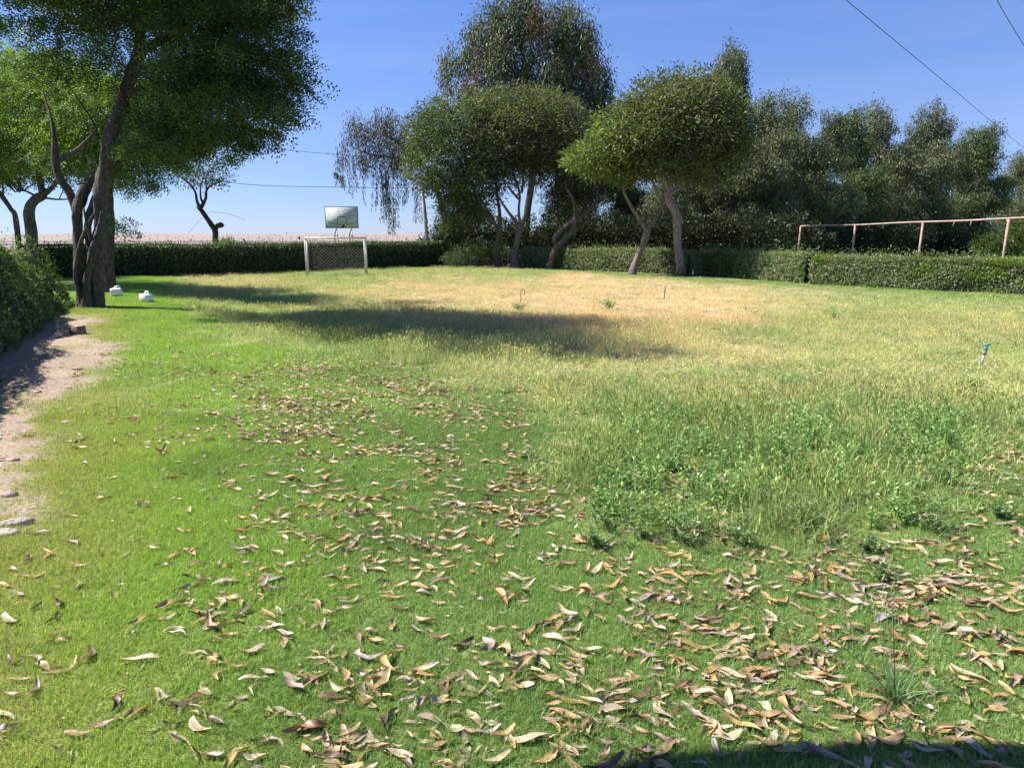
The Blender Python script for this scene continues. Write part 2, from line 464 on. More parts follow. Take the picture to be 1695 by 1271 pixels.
# ------------------------------------------------------------------ grass (geometry-node scatter of small tufts)
def blades(mb, n, R, hmin, hmax, wid, lean, cols, seg=2, square=True, seed=0, head=None):
    r = np.random.default_rng(seed)
    if square: base = np.stack([r.uniform(-R, R, n), r.uniform(-R, R, n), np.zeros(n)], 1)
    else:
        rr = R * np.sqrt(r.random(n)); th = r.uniform(0, 2 * np.pi, n)
        base = np.stack([rr * np.cos(th), rr * np.sin(th), np.zeros(n)], 1)
    az = r.uniform(0, 2 * np.pi, n); h = r.uniform(hmin, hmax, n); ln = lean * r.uniform(0.2, 1.3, n)
    d = np.stack([np.cos(az), np.sin(az), np.zeros(n)], 1)
    if not square: d = norm(d + 0.8 * base / max(R, 1e-6) )
    az2 = r.uniform(0, 2 * np.pi, n)
    s = np.stack([np.cos(az2), np.sin(az2), np.zeros(n)], 1) * (wid * r.uniform(0.6, 1.3, n))[:, None] / 2
    up = np.array([0, 0, 1.0])
    rows = []
    for k in range(seg + 1):
        t = k / seg
        off = base + up * (h * (t - 0.25 * ln * t * t))[:, None] + d * (h * ln * t ** 1.8)[:, None]
        rows.append((off, s * (1 - t) ** 0.7))
    V = []
    for k in range(seg): V += [rows[k][0] - rows[k][1], rows[k][0] + rows[k][1]]
    V.append(rows[seg][0])
    V = np.stack(V, 1); nv = V.shape[1]
    b = np.arange(n)[:, None] * nv
    F4 = np.concatenate([b + np.array([[2 * k, 2 * k + 1, 2 * k + 3, 2 * k + 2]]) for k in range(seg - 1)]) if seg > 1 else None
    F3 = b + np.array([[2 * seg - 2, 2 * seg - 1, 2 * seg]])
    cols = np.asarray(cols, float)
    c = cols[r.integers(0, len(cols), n)] * r.uniform(0.75, 1.25, n)[:, None]
    mb.add(V.reshape(-1, 3), F4, F3, np.repeat(c, nv, axis=0))
    if head is not None:                     # seed heads
        hl, hw, hc, frac = head
        k = r.random(n) < frac
        tip = rows[seg][0][k]; dd = norm(rows[seg][0][k] - rows[seg - 1][0][k] + 1e-6)
        sd_ = norm(s[k]); c2 = np.tile(np.asarray(hc, float), (k.sum(), 1)) * r.uniform(0.8, 1.2, k.sum())[:, None]
        leaf_quads(mb, tip - dd * hl * 0.6, dd, sd_, hl * r.uniform(0.7, 1.2, k.sum()), hw, c2)
        s2 = norm(np.cross(dd, sd_))
        leaf_quads(mb, tip - dd * hl * 0.6, dd, s2, hl, hw, c2)

def weed_mesh(mb, seed, height, nst, leaf, cols):
    r = np.random.default_rng(seed)
    for k in range(nst):
        az = r.uniform(0, 6.28); ln = r.uniform(0.1, 1.1); h = height * r.uniform(0.45, 1.1); st0 = r.normal(0, 0.16 * height, 3) * np.array([1, 1, 0])
        d = np.array([math.cos(az), math.sin(az), 0])
        P = [st0 + d * h * ln * t ** 1.3 + np.array([0, 0, h * t * (1 - 0.15 * t)]) + r.normal(0, 0.006, 3) * t for t in np.linspace(0, 1, 5)]
        c = cols[r.integers(len(cols))]
        mb.tube(P, np.linspace(0.003, 0.0012, 5), n=3, col=np.array(c) * 0.8, cap=False)
        m = r.integers(9, 15)
        t = r.uniform(0.1, 1.0, m)
        pos = np.array([P[0] * 0 + np.array([np.interp(tt, np.linspace(0, 1, 5), [q[a] for q in P]) for a in range(3)]) for tt in t])
        az = r.uniform(0, 6.28, m)
        dd = norm(np.stack([np.cos(az), np.sin(az), r.uniform(-0.1, 0.9, m)], 1))
        sd_ = norm(np.cross(dd, np.array([0, 0, 1.0])) + r.normal(0, 0.3, (m, 3)))
        leaf_quads(mb, pos, dd, sd_, leaf * r.uniform(0.6, 1.3, m), leaf * 0.45, np.array(c)[None] * r.uniform(0.8, 1.3, m)[:, None])

def src_collection(name, meshes, mat):
    c = bpy.data.collections.new(name)
    for k, me in enumerate(meshes):
        me.materials.append(mat)
        o = bpy.data.objects.new('%s_tuft_%02d' % (name, k), me)
        c.objects.link(o)
    return c

def scatter(name, coll, P, rot, scl, idx, tint, label=None):
    me = bpy.data.meshes.new(name)
    me.vertices.add(len(P)); me.vertices.foreach_set('co', np.asarray(P, np.float32).ravel())
    a = me.attributes.new('rot', 'FLOAT_VECTOR', 'POINT'); a.data.foreach_set('vector', np.asarray(rot, np.float32).ravel())
    a = me.attributes.new('scl', 'FLOAT_VECTOR', 'POINT'); a.data.foreach_set('vector', np.asarray(scl, np.float32).ravel())
    a = me.attributes.new('idx', 'INT', 'POINT'); a.data.foreach_set('value', np.asarray(idx, np.int32))
    a = me.attributes.new('patch', 'FLOAT_COLOR', 'POINT'); a.data.foreach_set('color', np.concatenate([tint, np.ones((len(P), 1))], 1).astype(np.float32).ravel())
    o = bpy.data.objects.new(name, me); COL.objects.link(o)
    ng = bpy.data.node_groups.new(name + '_scatter', 'GeometryNodeTree')
    ng.interface.new_socket('Geometry', in_out='INPUT', socket_type='NodeSocketGeometry')
    ng.interface.new_socket('Geometry', in_out='OUTPUT', socket_type='NodeSocketGeometry')
    N, L = ng.nodes, ng.links
    gi = N.new('NodeGroupInput'); go = N.new('NodeGroupOutput')
    ci = N.new('GeometryNodeCollectionInfo'); ci.inputs['Collection'].default_value = coll
    ci.inputs['Separate Children'].default_value = True; ci.inputs['Reset Children'].default_value = True
    ip = N.new('GeometryNodeInstanceOnPoints'); ip.inputs['Pick Instance'].default_value = True
    def na(nm, ty):
        n = N.new('GeometryNodeInputNamedAttribute'); n.data_type = ty; n.inputs['Name'].default_value = nm
        return next(s for s in n.outputs if s.enabled and s.name == 'Attribute')
    L.new(gi.outputs[0], ip.inputs['Points']); L.new(ci.outputs[0], ip.inputs['Instance'])
    L.new(na('idx', 'INT'), ip.inputs['Instance Index']); L.new(na('rot', 'FLOAT_VECTOR'), ip.inputs['Rotation'])
    L.new(na('scl', 'FLOAT_VECTOR'), ip.inputs['Scale']); L.new(ip.outputs[0], go.inputs[0])
    md = o.modifiers.new('scatter', 'NODES'); md.node_group = ng
    tag(o, label, kind='stuff')
    return o

def grid_points(y0, y1, step, margin=1.0, xl=None):
    out = []
    y = y0
    while y < y1:
        wd = 0.72 * y + margin
        n = int(2 * wd / step)
        xs = np.linspace(-wd, wd, n) + RNG.uniform(-0.5, 0.5, n) * step
        out.append(np.stack([xs, y + RNG.uniform(-0.5, 0.5, n) * step], 1))
        y += step
    return np.concatenate(out)

def build_lawn():
    GC = [(1, 1, 1), (1.2, 1.15, 0.9), (0.6, 0.72, 0.7), (1.6, 1.45, 1.4), (0.8, .9, .9)]
    ms = []
    for k in range(4):
        mb = MB()
        blades(mb, 520, 0.13, 0.014, 0.034, 0.0026, 0.9, GC, seg=2, seed=100 + k)
        blades(mb, 60, 0.13, 0.012, 0.03, 0.003, 1.2, [(2.0, 1.35, 1.7), (1.7, 1.2, 2.2)], seg=2, seed=140 + k)
        ms.append(mb.mesh('lawn_tuft'))
    for k in range(3):                                   # coarser patches for the middle distance
        mb = MB()
        blades(mb, 420, 0.26, 0.02, 0.045, 0.006, 0.9, GC, seg=1, seed=170 + k)
        ms.append(mb.mesh('lawn_tuft_coarse'))
    coll = src_collection('lawn', ms, M_LAWN)
    A = grid_points(1.3, 7.0, 0.125, 0.6); B = grid_points(7.0, 46.0, 0.34, 1.5)
    P = np.concatenate([A, B]); near = np.concatenate([np.ones(len(A), bool), np.zeros(len(B), bool)])
    zn = zones(P[:, 0], P[:, 1])
    keep = (RNG.random(len(P)) > zn['path'] * 0.97 + (1 - sstep(0.1, 0.6, zn['t'])) * 0) & (zn['t'] > 0.05)
    keep &= ~((zn['meadow'] > 0.75) & (zn['py'] < 700) & (RNG.random(len(P)) < 0.6))
    hx = np.interp(P[:, 1], [b for a, b in RH][::-1], [a for a, b in RH][::-1])
    keep &= ~((P[:, 0] > hx) & (P[:, 1] > 22))
    P = P[keep]; near = near[keep]
    zn = zones(P[:, 0], P[:, 1])
    n = len(P)
    rot = np.zeros((n, 3)); rot[:, 2] = RNG.uniform(0, 6.28, n)
    s = RNG.uniform(0.8, 1.25, n) * np.where(near, 1.0, 1.0)
    hn = 0.75 + 0.7 * fbm(P[:, 0] * 2.1, P[:, 1] * 2.1, 77)
    scl = np.stack([s, s, s * hn], 1)
    c = lawn_color(P[:, 0], P[:, 1], zn)
    md = (zn['meadow'] * (0.4 + 0.6 * zn['dry']))[:, None]
    c = c * (1 - md) + (YG * (1 - zn['dry'][:, None]) + TAN * zn['dry'][:, None]) * md
    c = c * RNG.uniform(0.88, 1.12, n)[:, None]
    idx = np.where(near, RNG.integers(0, 4, n), RNG.integers(4, 7, n))
    scatter('lawn_grass', coll, np.stack([P[:, 0], P[:, 1], zn['z'] - 0.002], 1), rot, scl, idx, c, 'short green lawn grass')
    return n

def build_meadow():
    W1 = (1, 1, 1)
    ms = []
    # 0-2 seed-headed grass
    for k in range(3):
        mb = MB()
        blades(mb, 42, 0.16, 0.16, 0.34, 0.0045, 0.35, [W1, (0.7, 0.8, 0.75), (1.35, 1.25, 1.2)], seg=3, seed=200 + k, head=(0.06, 0.013, (1.3, 1.18, 1.05), 0.8))
        blades(mb, 60, 0.17, 0.06, 0.2, 0.005, 0.8, [(0.8, 0.95, 0.8), (0.45, 0.6, 0.45), (1.2,1.2,1.2)], seg=2, seed=220 + k)
        ms.append(mb.mesh('seed_grass'))
    # 3-5 leafy grass
    for k in range(3):
        mb = MB()
        blades(mb, 100, 0.16, 0.07, 0.24, 0.0075, 0.9, [W1, (0.55, 0.7, 0.55), (0.9, 1.05, 0.8), (1.5,1.4,1.3)], seg=3, seed=240 + k)
        blades(mb, 10, 0.16, 0.15, 0.3, 0.004, 0.5, [(1.4, 1.2, 1.1)], seg=3, seed=250 + k, head=(0.045, 0.009, (1.6, 1.25, 1.2), 0.9))
        ms.append(mb.mesh('leafy_grass'))
    # 6-8 broad-leaved weeds
    for k in range(3):
        mb = MB()
        weed_mesh(mb, 260 + k, 0.26, 11, 0.030, [(0.75, 0.95, 0.7), (1.2, 1.3, 1.0), (0.5, 0.7, 0.5)])
        ms.append(mb.mesh('weed'))
    coll = src_collection('meadow', ms, M_DRY)
    A = grid_points(2.6, 9.0, 0.19, 0.8); B = grid_points(9.0, 20.0, 0.25, 1.0); C = grid_points(20.0, 44.0, 0.42, 1.0)
    P = np.concatenate([A, B, C]); lvl = np.concatenate([np.zeros(len(A)), np.ones(len(B)), np.full(len(C), 2.0)])
    zn = zones(P[:, 0], P[:, 1])
    hx = np.interp(P[:, 1], [b for a, b in RH][::-1], [a for a, b in RH][::-1])
    n1 = fbm(P[:, 0] * 1.1, P[:, 1] * 1.1, 91)
    keep = (RNG.random(len(P)) < zn['meadow'] * (0.55 + 0.9 * n1)) & ~((P[:, 0] > hx - 0.5) & (P[:, 1] > 22)) & (zn['path'] < 0.1)
    P = P[keep]; lvl = lvl[keep]; zn = zones(P[:, 0], P[:, 1]); n = len(P)
    px, py = zn['px'], zn['py']
    r = RNG.random(n)
    weed = zn['weed']
    pseed = np.clip(0.25 + 0.65 * zn['dry'] + 0.3 * blob(px, py, 780, 545, 330, 60), 0, 0.95) * (1 - 0.1 * weed) + 0.12 * weed
    idx = np.where(r < pseed, RNG.integers(0, 3, n), RNG.integers(3, 6, n))
    w_ = RNG.random(n) < weed * 0.85 * sstep(0.4, 0.6, fbm(P[:, 0] * 1.7, P[:, 1] * 1.7, 66)) + 0.05
    idx = np.where(w_, RNG.integers(6, 9, n), idx)
    # height of the sward
    hgt = 0.50 + 0.35 * blob(px, py, 780, 560, 330, 45) + 0.48 * weed + 0.25 * (fbm(P[:, 0] * 0.7, P[:, 1] * 0.7, 44) - 0.4)
    hgt = hgt * (1 - 0.45 * blob(px, py, 1000, 490, 330, 45)) * (1 - 0.4 * blob(px, py, 1350, 620, 420, 50)) 
    hgt = hgt * np.where(zn['meadow'] < 0.7, 0.7, 1)
    hgt = np.clip(hgt, 0.2, 1.3) * RNG.uniform(0.75, 1.25, n)
    wide = np.where(lvl == 0, 1.0, np.where(lvl == 1, 1.15, 1.6)) * RNG.uniform(0.85, 1.15, n)
    scl = np.stack([wide, wide, hgt * np.where(w_, 1.2, 1.0)], 1)
    rot = np.zeros((n, 3)); rot[:, 2] = RNG.uniform(0, 6.28, n); rot[:, 0] = RNG.normal(0, 0.06, n); rot[:, 1] = RNG.normal(0.03, 0.06, n)
    d = zn['dry'][:, None]
    g = np.array([0.29, 0.39, 0.13])
    straw = sstep(0.35, 0.75, fbm(P[:, 0] * 0.9 + 5, P[:, 1] * 0.9, 17) + 0.25 * (1 - weed) - 0.1)[:, None]
    base = (g * (1 - straw) + YG * straw) 
    c = base * (1 - d) + TAN * d
    c = np.where(w_[:, None], np.array([0.27, 0.38, 0.13])[None], c)
    c = c * RNG.uniform(0.82, 1.15, n)[:, None]
    scatter('meadow_grass', coll, np.stack([P[:, 0], P[:, 1], zn['z'] - 0.005], 1), rot, scl, idx, c, 'tall unmown seeding grass and weeds')
    return n
NL = build_lawn(); NM = build_meadow()
print('tufts', NL, NM)

# ------------------------------------------------------------------ vegetation builders
def rand_in_lobes(lobes, n, r, shell=0.45):
    vol = np.array([a[3] * a[4] * a[5] for a in lobes]) ** 0.8
    k = r.choice(len(lobes), n, p=vol / vol.sum())
    Lb = np.array(lobes)[k]
    d = norm(r.normal(0, 1, (n, 3)))
    rad = r.random(n) ** shell
    p = Lb[:, :3] + d * rad[:, None] * Lb[:, 3:6]
    return p, d, rad

def px_lobes(spec):
    """(px, py, forward distance, radius px x, radius px y, depth m) -> world ellipsoids"""
    out = []
    for (px, py, Y, rx, ry, dep) in spec:
        c = at(px, py, Y); s = Y / FPX
        out.append((c.x, c.y, c.z, rx * s * 1.0, dep, ry * s))
    return out

def foliage(name, lobes, parent, mat, nclump, per, crad, L, W, droop, pal, seed, flat=0.6, outward=0.5, shell=0.4, frond=0, jit=0.25, push=None):
    r = np.random.default_rng(seed)
    C, D, rad = rand_in_lobes(lobes, nclump, r, shell)
    if push is not None: C = push(C)
    pal = np.asarray(pal, float)
    cc = pal[r.integers(0, len(pal), nclump)] * r.uniform(0.65, 1.35, nclump)[:, None]
    mb = MB()
    N = nclump * per
    k = np.repeat(np.arange(nclump), per)
    off = r.normal(0, 1, (N, 3)); off /= np.maximum(np.linalg.norm(off, axis=1, keepdims=True), 1e-6)
    off *= (r.random(N) ** 0.5)[:, None]
    off[:, 2] *= flat
    cr = crad * r.uniform(0.6, 1.4, nclump)
    p = C[k] + off * cr[k][:, None]
    if droop < 0:        # hanging curtains
        p[:, 2] -= np.abs(r.normal(0, 1, N)) * (-droop) * 0.0
    d = norm(off * 0.7 + D[k] * outward + r.normal(0, jit, (N, 3)) + np.array([0, 0, -abs(droop)]))
    sd_ = norm(np.cross(d, r.normal(0, 1, (N, 3))))
    col = cc[k] * r.uniform(0.75, 1.3, N)[:, None]
    LL = L * r.uniform(0.6, 1.35, N)
    if frond:
        # a feathery frond: small leaflets paired along a short arching stalk
        K = frond
        P = []; Dd = []; Sd = []; CC = []; Ls = []
        for q in range(K):
            t = (q + 0.5) / K
            pos = p + d * (LL * t)[:, None] + np.array([0, 0, -0.18]) * (LL * t * t)[:, None]
            sgn = 1 if q % 2 else -1
            dd = norm(d * 0.55 + sgn * sd_ + r.normal(0, 0.15, (N, 3)))
            P.append(pos); Dd.append(dd); Sd.append(norm(np.cross(dd, np.cross(d, sd_)))); CC.append(col); Ls.append(LL * 0.42 * (1 - 0.45 * t))
        leaf_quads(mb, np.concatenate(P), np.concatenate(Dd), np.concatenate(Sd), np.concatenate(Ls), W, np.concatenate(CC))
    else:
        leaf_quads(mb, p, d, sd_, LL, W * r.uniform(0.7, 1.3, N), col)
    o = mb.build(name, mat, parent)
    return o, C

def twigs_to(mb, C, anchors, r, n, r0, r1, col, sag=0.1, near=False):
    """limbs from the nearest anchor to clump centres"""
    A = np.array([list(a) for a in anchors])
    for q in r.choice(len(C), min(n, len(C)), replace=False):
        c = C[q]
        dd = np.linalg.norm(A - c, axis=1); a = A[np.argmin(dd * (1 if near else r.uniform(0.8, 1.25, len(A))))]
        L = np.linalg.norm(c - a)
        pts = []
        for t in np.linspace(0, 1, 6):
            b = a * (1 - t) + c * t + np.array([0, 0, 1.0]) * L * sag * math.sin(math.pi * t) + r.normal(0, 0.035 * L, 3) * math.sin(math.pi * t)
            pts.append(b)
        mb.tube(pts, np.linspace(r0, r1, 6) * r.uniform(0.6, 1.2), n=5, col=col, cap=False)

BARK_G = (0.16, 0.135, 0.115); BARK_P = (0.30, 0.235, 0.195); BARK_D = (0.085, 0.068, 0.055); BARK_W = (0.36, 0.32, 0.27)

def px_path(spec, per=7):
    """[(px,py,Y,width_px)] -> smooth world path"""
    pts = [at(a, b, Y) for a, b, Y, w_ in spec]; rad = [w_ / 2 * Y / FPX for a, b, Y, w_ in spec]
    return smooth_path(pts, rad, per)

# ------------------------------------------------------------------ the big twisted tree on the left
def ground_Y(px, py): return G(px, py).y

def left_tree():
    b = G(150, 508); Y = b.y
    root = empty('mesquite_tree', b, 'big dark feathery tree with twisted multi stemmed trunk beside the left hedge', 'tree', 'feathery trees on the left')
    mb = MB()
    strands = [
        [(156, 512, Y, 34), (158, 490, Y, 23), (161, 440, Y, 19), (165, 380, Y - .1, 19), (169, 310, Y - .1, 19), (180, 240, Y - .2, 19), (203, 165, Y - .3, 18), (226, 100, Y - .4, 17), (232, 60, Y - .5, 15), (222, 20, Y - .6, 13), (200, -60, Y - .6, 11), (190, -130, Y - .5, 6)],
        [(140, 512, Y - .15, 22), (133, 480, Y - .15, 14), (130, 420, Y - .1, 14), (128, 370, Y, 15), (132, 335, Y, 16), (148, 300, Y + .1, 14), (175, 283, Y + .25, 12), (200, 265, Y + .3, 12), (222, 245, Y + .2, 11), (250, 215, Y, 9), (300, 170, Y - .2, 7), (370, 120, Y - .4, 5)],
        [(158, 512, Y + .15, 20), (164, 470, Y + .1, 13), (158, 430, Y + .2, 11), (146, 395, Y + .2, 9), (150, 350, Y + .15, 12), (166, 310, Y + .1, 12), (172, 270, Y + .2, 9), (168, 235, Y + .4, 6)],
        [(146, 512, Y - .25, 18), (143, 470, Y - .3, 14), (152, 425, Y - .35, 11), (163, 385, Y - .3, 9), (170, 350, Y - .3, 7)],
        [(134, 500, Y - .3, 6), (125, 460, Y - .3, 7), (127, 430, Y - .25, 6), (134, 400, Y - .2, 6), (150, 365, Y - .2, 6), (164, 345, Y - .2, 5)],
        [(150, 400, Y - .3, 4), (143, 370, Y - .35, 4), (139, 345, Y - .3, 3)],
        [(205, 160, Y, 10), (216, 195, Y - .1, 8), (230, 212, Y - .2, 8), (227, 236, Y - .25, 9), (222, 246, Y - .25, 5)],
        [(226, 232, Y - .2, 5), (236, 228, Y - .3, 4), (246, 232, Y - .3, 2)],
        [(130, 358, Y + .2, 14), (116, 322, Y + .2, 13), (98, 292, Y + .2, 12), (91, 262, Y + .2, 12), (90, 232, Y + .2, 8), (84, 195, Y + .4, 5), (70, 150, Y + .8, 2)],
        [(93, 268, Y + .2, 9), (112, 258, Y + .2, 7), (134, 243, Y + .1, 6), (160, 215, Y, 4)],
        [(228, 90, Y - .4, 13), (262, 70, Y - .5, 11), (310, 40, Y - .8, 8), (380, 20, Y - 1.0, 5), (440, 10, Y - 1.2, 3)],
        [(206, 158, Y - .3, 12), (250, 140, Y - .6, 8), (320, 120, Y - .9, 6), (400, 130, Y - 1.2, 4), (470, 165, Y - 1.4, 2)],
        [(222, 20, Y - .6, 11), (255, -40, Y - .6, 8), (320, -90, Y - .8, 5)],
        [(150, 305, Y, 4), (138, 303, Y - .1, 4), (128, 305, Y - .1, 3)],
    ]
    anch = []
    for k, s in enumerate(strands):
        p, rr = px_path(s, 8)
        if k != 8: anch += [q for q, r_ in zip(p, rr) if r_ < .17 and q[2] > 4.2]
        mb.tube(p, rr, n=14 if k < 3 else 9, col=np.array(BARK_G) * (1.1 if k in (4, 5) else 1.0) * random.uniform(0.9, 1.15), flute=0.30 if k < 4 else 0.15, fseed=k * 1.7, twist=1.4)
    lobes = px_lobes([
        (90, -60, 19.5, 210, 110, 3.0), (300, -70, 18, 200, 130, 2.6), (405, 30, 17.3, 78, 90, 1.8), (350, 90, 17.8, 140, 85, 2.4),
        (446, 150, 17, 58, 38, 1.0), (406, 180, 17.2, 74, 34, 1.2), (300, 165, 18.2, 110, 60, 2.0), (462, 190, 17.0, 44, 22, .7), (350, 235, 17.6, 60, 28, 1.0),
        (210, 90, 20, 140, 80, 2.2), (400, 225, 17.3, 45, 22, .8), (458, 75, 17.1, 34, 42, .8), (250, 225, 19.5, 50, 40, 1.2), (482, 225, 16.9, 14, 9, .3), (250, -170, 15.2, 150, 70, 1.6), (320, -240, 13.2, 120, 70, 1.4), (170, -220, 14.0, 130, 80, 1.6), (60, -160, 16.5, 150, 90, 2.0),  # lobes above the frame are shaped to cast the field shadow
        (330, 285, 18.0, 45, 16, .6), (270, 205, 18.6, 90, 50, 1.4)])
    def push(C):            # keep the sight of the leaning stem clear: leaves there grow behind it
        px, py = proj(C[:, 0], C[:, 1], C[:, 2])
        tx = np.interp(py, [-60, 20, 60, 100, 165, 240, 310, 400], [200, 222, 232, 226, 203, 180, 168, 160])
        k = (np.abs(px - tx) < 34) & (py > 40) & (C[:, 1] < Y + .9)
        C = C.copy(); C[k, 1] = 2 * (Y + .9) - C[k, 1]; return C
    pal = [(0.055, 0.10, 0.028), (0.09, 0.15, 0.035), (0.04, 0.075, 0.024), (0.13, 0.20, 0.045)]
    o, C = foliage('crown', lobes, root, M_LEAF, 1850, 28, 0.46, 0.25, 0.034, 0.40, pal, 5, flat=0.30, shell=0.45, frond=5, push=push)
    tw = MB(); r = np.random.default_rng(3)
    anch = anch[::2]
    twigs_to(mb, C, anch, r, 130, 0.022, 0.006, BARK_D, near=True)
    mb.build('trunk', M_BARK, root, smooth=True)
left_tree()

def px_tree(name, label, cat, base, Yoff, strands, lobes, fol, group=None, bark=BARK_G, ntw=60, seed=1, flute=0.18, twr=0.03):
    b = G(*base); Y = b.y if Yoff is None else Yoff
    if Yoff is not None:
        q = at(base[0], base[1], Yoff); b = Vector((q.x, Yoff, float(H(q.x, Yoff))))
    root = empty(name, b, label, cat, group)
    mb = MB()
    anch = []
    for k, s in enumerate(strands):
        s2 = [(a, b_, Y + dy, w_) for a, b_, dy, w_ in s]
        pts = [at(a, b_, y) for a, b_, y, w_ in s2]; rad = [w_ / 2 * y / FPX for a, b_, y, w_ in s2]
        if k == 0: pts[0] = Vector((b.x, b.y, b.z - 0.08))
        p, rr = smooth_path(pts, rad, 6)
        mb.tube(p, rr, n=12 if k == 0 else 8, col=np.array(bark) * random.uniform(0.92, 1.1), flute=flute, fseed=k * 2.3 + seed, twist=0.8)
        anch += ([p[-1], p[-3], p[-6]] if k == 0 else p[len(p) // 2::2])
    lb = px_lobes([(a, b_, Y + dy, rx, ry, dp) for a, b_, dy, rx, ry, dp in lobes])
    o, C = foliage('crown', lb, root, **fol)
    twigs_to(mb, C, anch, np.random.default_rng(seed), ntw, twr, twr * 0.3, np.array(bark) * 0.7)
    mb.build('trunk', M_BARK, root, smooth=True)
    return root

GR = 'feathery trees on the left'
palL = [(0.12, 0.19, 0.04), (0.17, 0.25, 0.05), (0.085, 0.145, 0.04), (0.22, 0.30, 0.07)]
px_tree('mesquite_tree', 'straight grey trunk tree standing right behind the twisted tree near white jugs', 'tree', (176, 484), None,
        [[(176, 488, 0, 30), (178, 460, 0, 23), (178, 400, 0, 20), (178, 330, 0, 17), (184, 280, 0, 14), (205, 240, 0, 11), (235, 200, 0, 7)],
         [(180, 300, 0, 10), (160, 260, 0, 8), (135, 220, 0, 6), (110, 160, 0, 4)],
         [(178, 470, -.2, 7), (170, 430, -.2, 5), (168, 390, -.1, 4)]],
        [(225, 285, 0, 42, 30, 1.3), (255, 255, 0, 52, 32, 1.3), (140, 240, 0, 80, 55, 2.0), (195, 385, -.2, 14, 16, .4), (200, 372, -.2, 10, 10, .4), (90, 160, 1, 120, 60, 2.4), (200, 190, 0, 100, 60, 2.2), (300, 250, -1, 40, 30, 1.0)],
        dict(mat=M_LEAF, nclump=1050, per=13, crad=0.45, L=0.26, W=0.045, droop=0.3, pal=palL[:3], seed=21, frond=5), GR, ntw=60, seed=4)
px_tree('mesquite_tree', 'bent dark trunk tree with sunlit green crown, rising behind the left hedge', 'tree', (52, 400), 29,
        [[(52, 420, 0, 18), (50, 372, 0, 16), (50, 347, 0, 15), (58, 332, 0, 15), (70, 323, 0, 14), (67, 305, 0, 9), (60, 270, 0, 6), (50, 220, 0, 4)],
         [(70, 323, 0, 11), (85, 312, 0, 8), (96, 295, 0, 5), (110, 250, 0, 3)],
         [(66, 326, 0, 4), (90, 330, -.2, 3), (113, 330, -.3, 2)],
         [(60, 325, 0, 4), (40, 316, 0, 3), (25, 318, 0, 2)]],
        [(60, 190, 0, 105, 62, 2.6), (20, 262, 0, 75, 38, 2.0), (120, 250, -1, 55, 45, 1.6), (30, 130, 1, 120, 50, 2.6), (-60, 200, 1, 90, 90, 3), (140, 160, 1, 70, 50, 2), (70, 285, 0, 60, 18, 1.0)],
        dict(mat=M_LEAF, nclump=900, per=19, crad=0.6, flat=.4, L=0.30, W=0.055, droop=0.25, pal=palL, seed=22, frond=5), GR, ntw=80, seed=5)
px_tree('mesquite_tree', 'slim leaning tree at the far left edge, behind the hedge', 'tree', (26, 395), 34,
        [[(38, 420, 0, 9), (27, 366, 0, 8), (17, 345, 0, 7), (4, 326, 0, 8), (-6, 312, 0, 5)], [(4, 326, 0, 4), (5, 312, 0, 3), (2, 290, 0, 2)]],
        [(-20, 285, 0, 50, 26, 1.8), (-50, 250, 0, 60, 50, 2)],
        dict(mat=M_LEAF, nclump=240, per=12, crad=0.5, L=0.30, W=0.06, droop=0.25, pal=palL, seed=23, frond=4), GR, ntw=20, seed=6)
# small pollarded tree in front of the desert
px_tree('pollarded_tree', 'small lopped tree with a sawn off stub and thin crown beyond the back hedge', 'tree', (358, 404), 46,
        [[(358, 425, 0, 10), (357, 400, 0, 9), (356, 382, 0, 9), (349, 371, 0, 8), (340, 358, 0, 7), (331, 346, 0, 7.5), (327, 342, 0, 5)],
         [(355, 382, 0, 7), (360, 374, 0, 7), (366, 372, 0, 9), (368, 370, 0, 7)],
         [(331, 345, 0, 6), (326, 332, 0, 4.5), (323, 318, 0, 3.5), (313, 304, 0, 3), (296, 292, 0, 1.6)],
         [(332, 345, 0, 6), (340, 330, 0, 4.5), (342, 315, 0, 3.5), (352, 306, 0, 2.5), (370, 300, 0, 1.5)],
         [(336, 337, 0, 3.5), (332, 325, 0, 3), (333, 305, 0, 2), (340, 285, 0, 1.2)],
         [(342, 315, 0, 3), (341, 295, 0, 2), (350, 280, 0, 1.2)]],
        [(305, 290, 0, 30, 20, .9), (335, 280, 0, 34, 24, 1.0), (362, 292, 0, 26, 14, .8), (330, 300, 0, 40, 12, .8), (376, 297, 0, 12, 8, .4)],
        dict(mat=M_LEAF, nclump=150, per=12, crad=0.30, L=0.13, W=0.045, droop=0.1, pal=[(0.10, 0.11, 0.03), (0.07, 0.08, 0.03), (0.14, 0.13, 0.045)], seed=24, shell=0.6), ntw=60, seed=8, bark=BARK_D, twr=0.02)

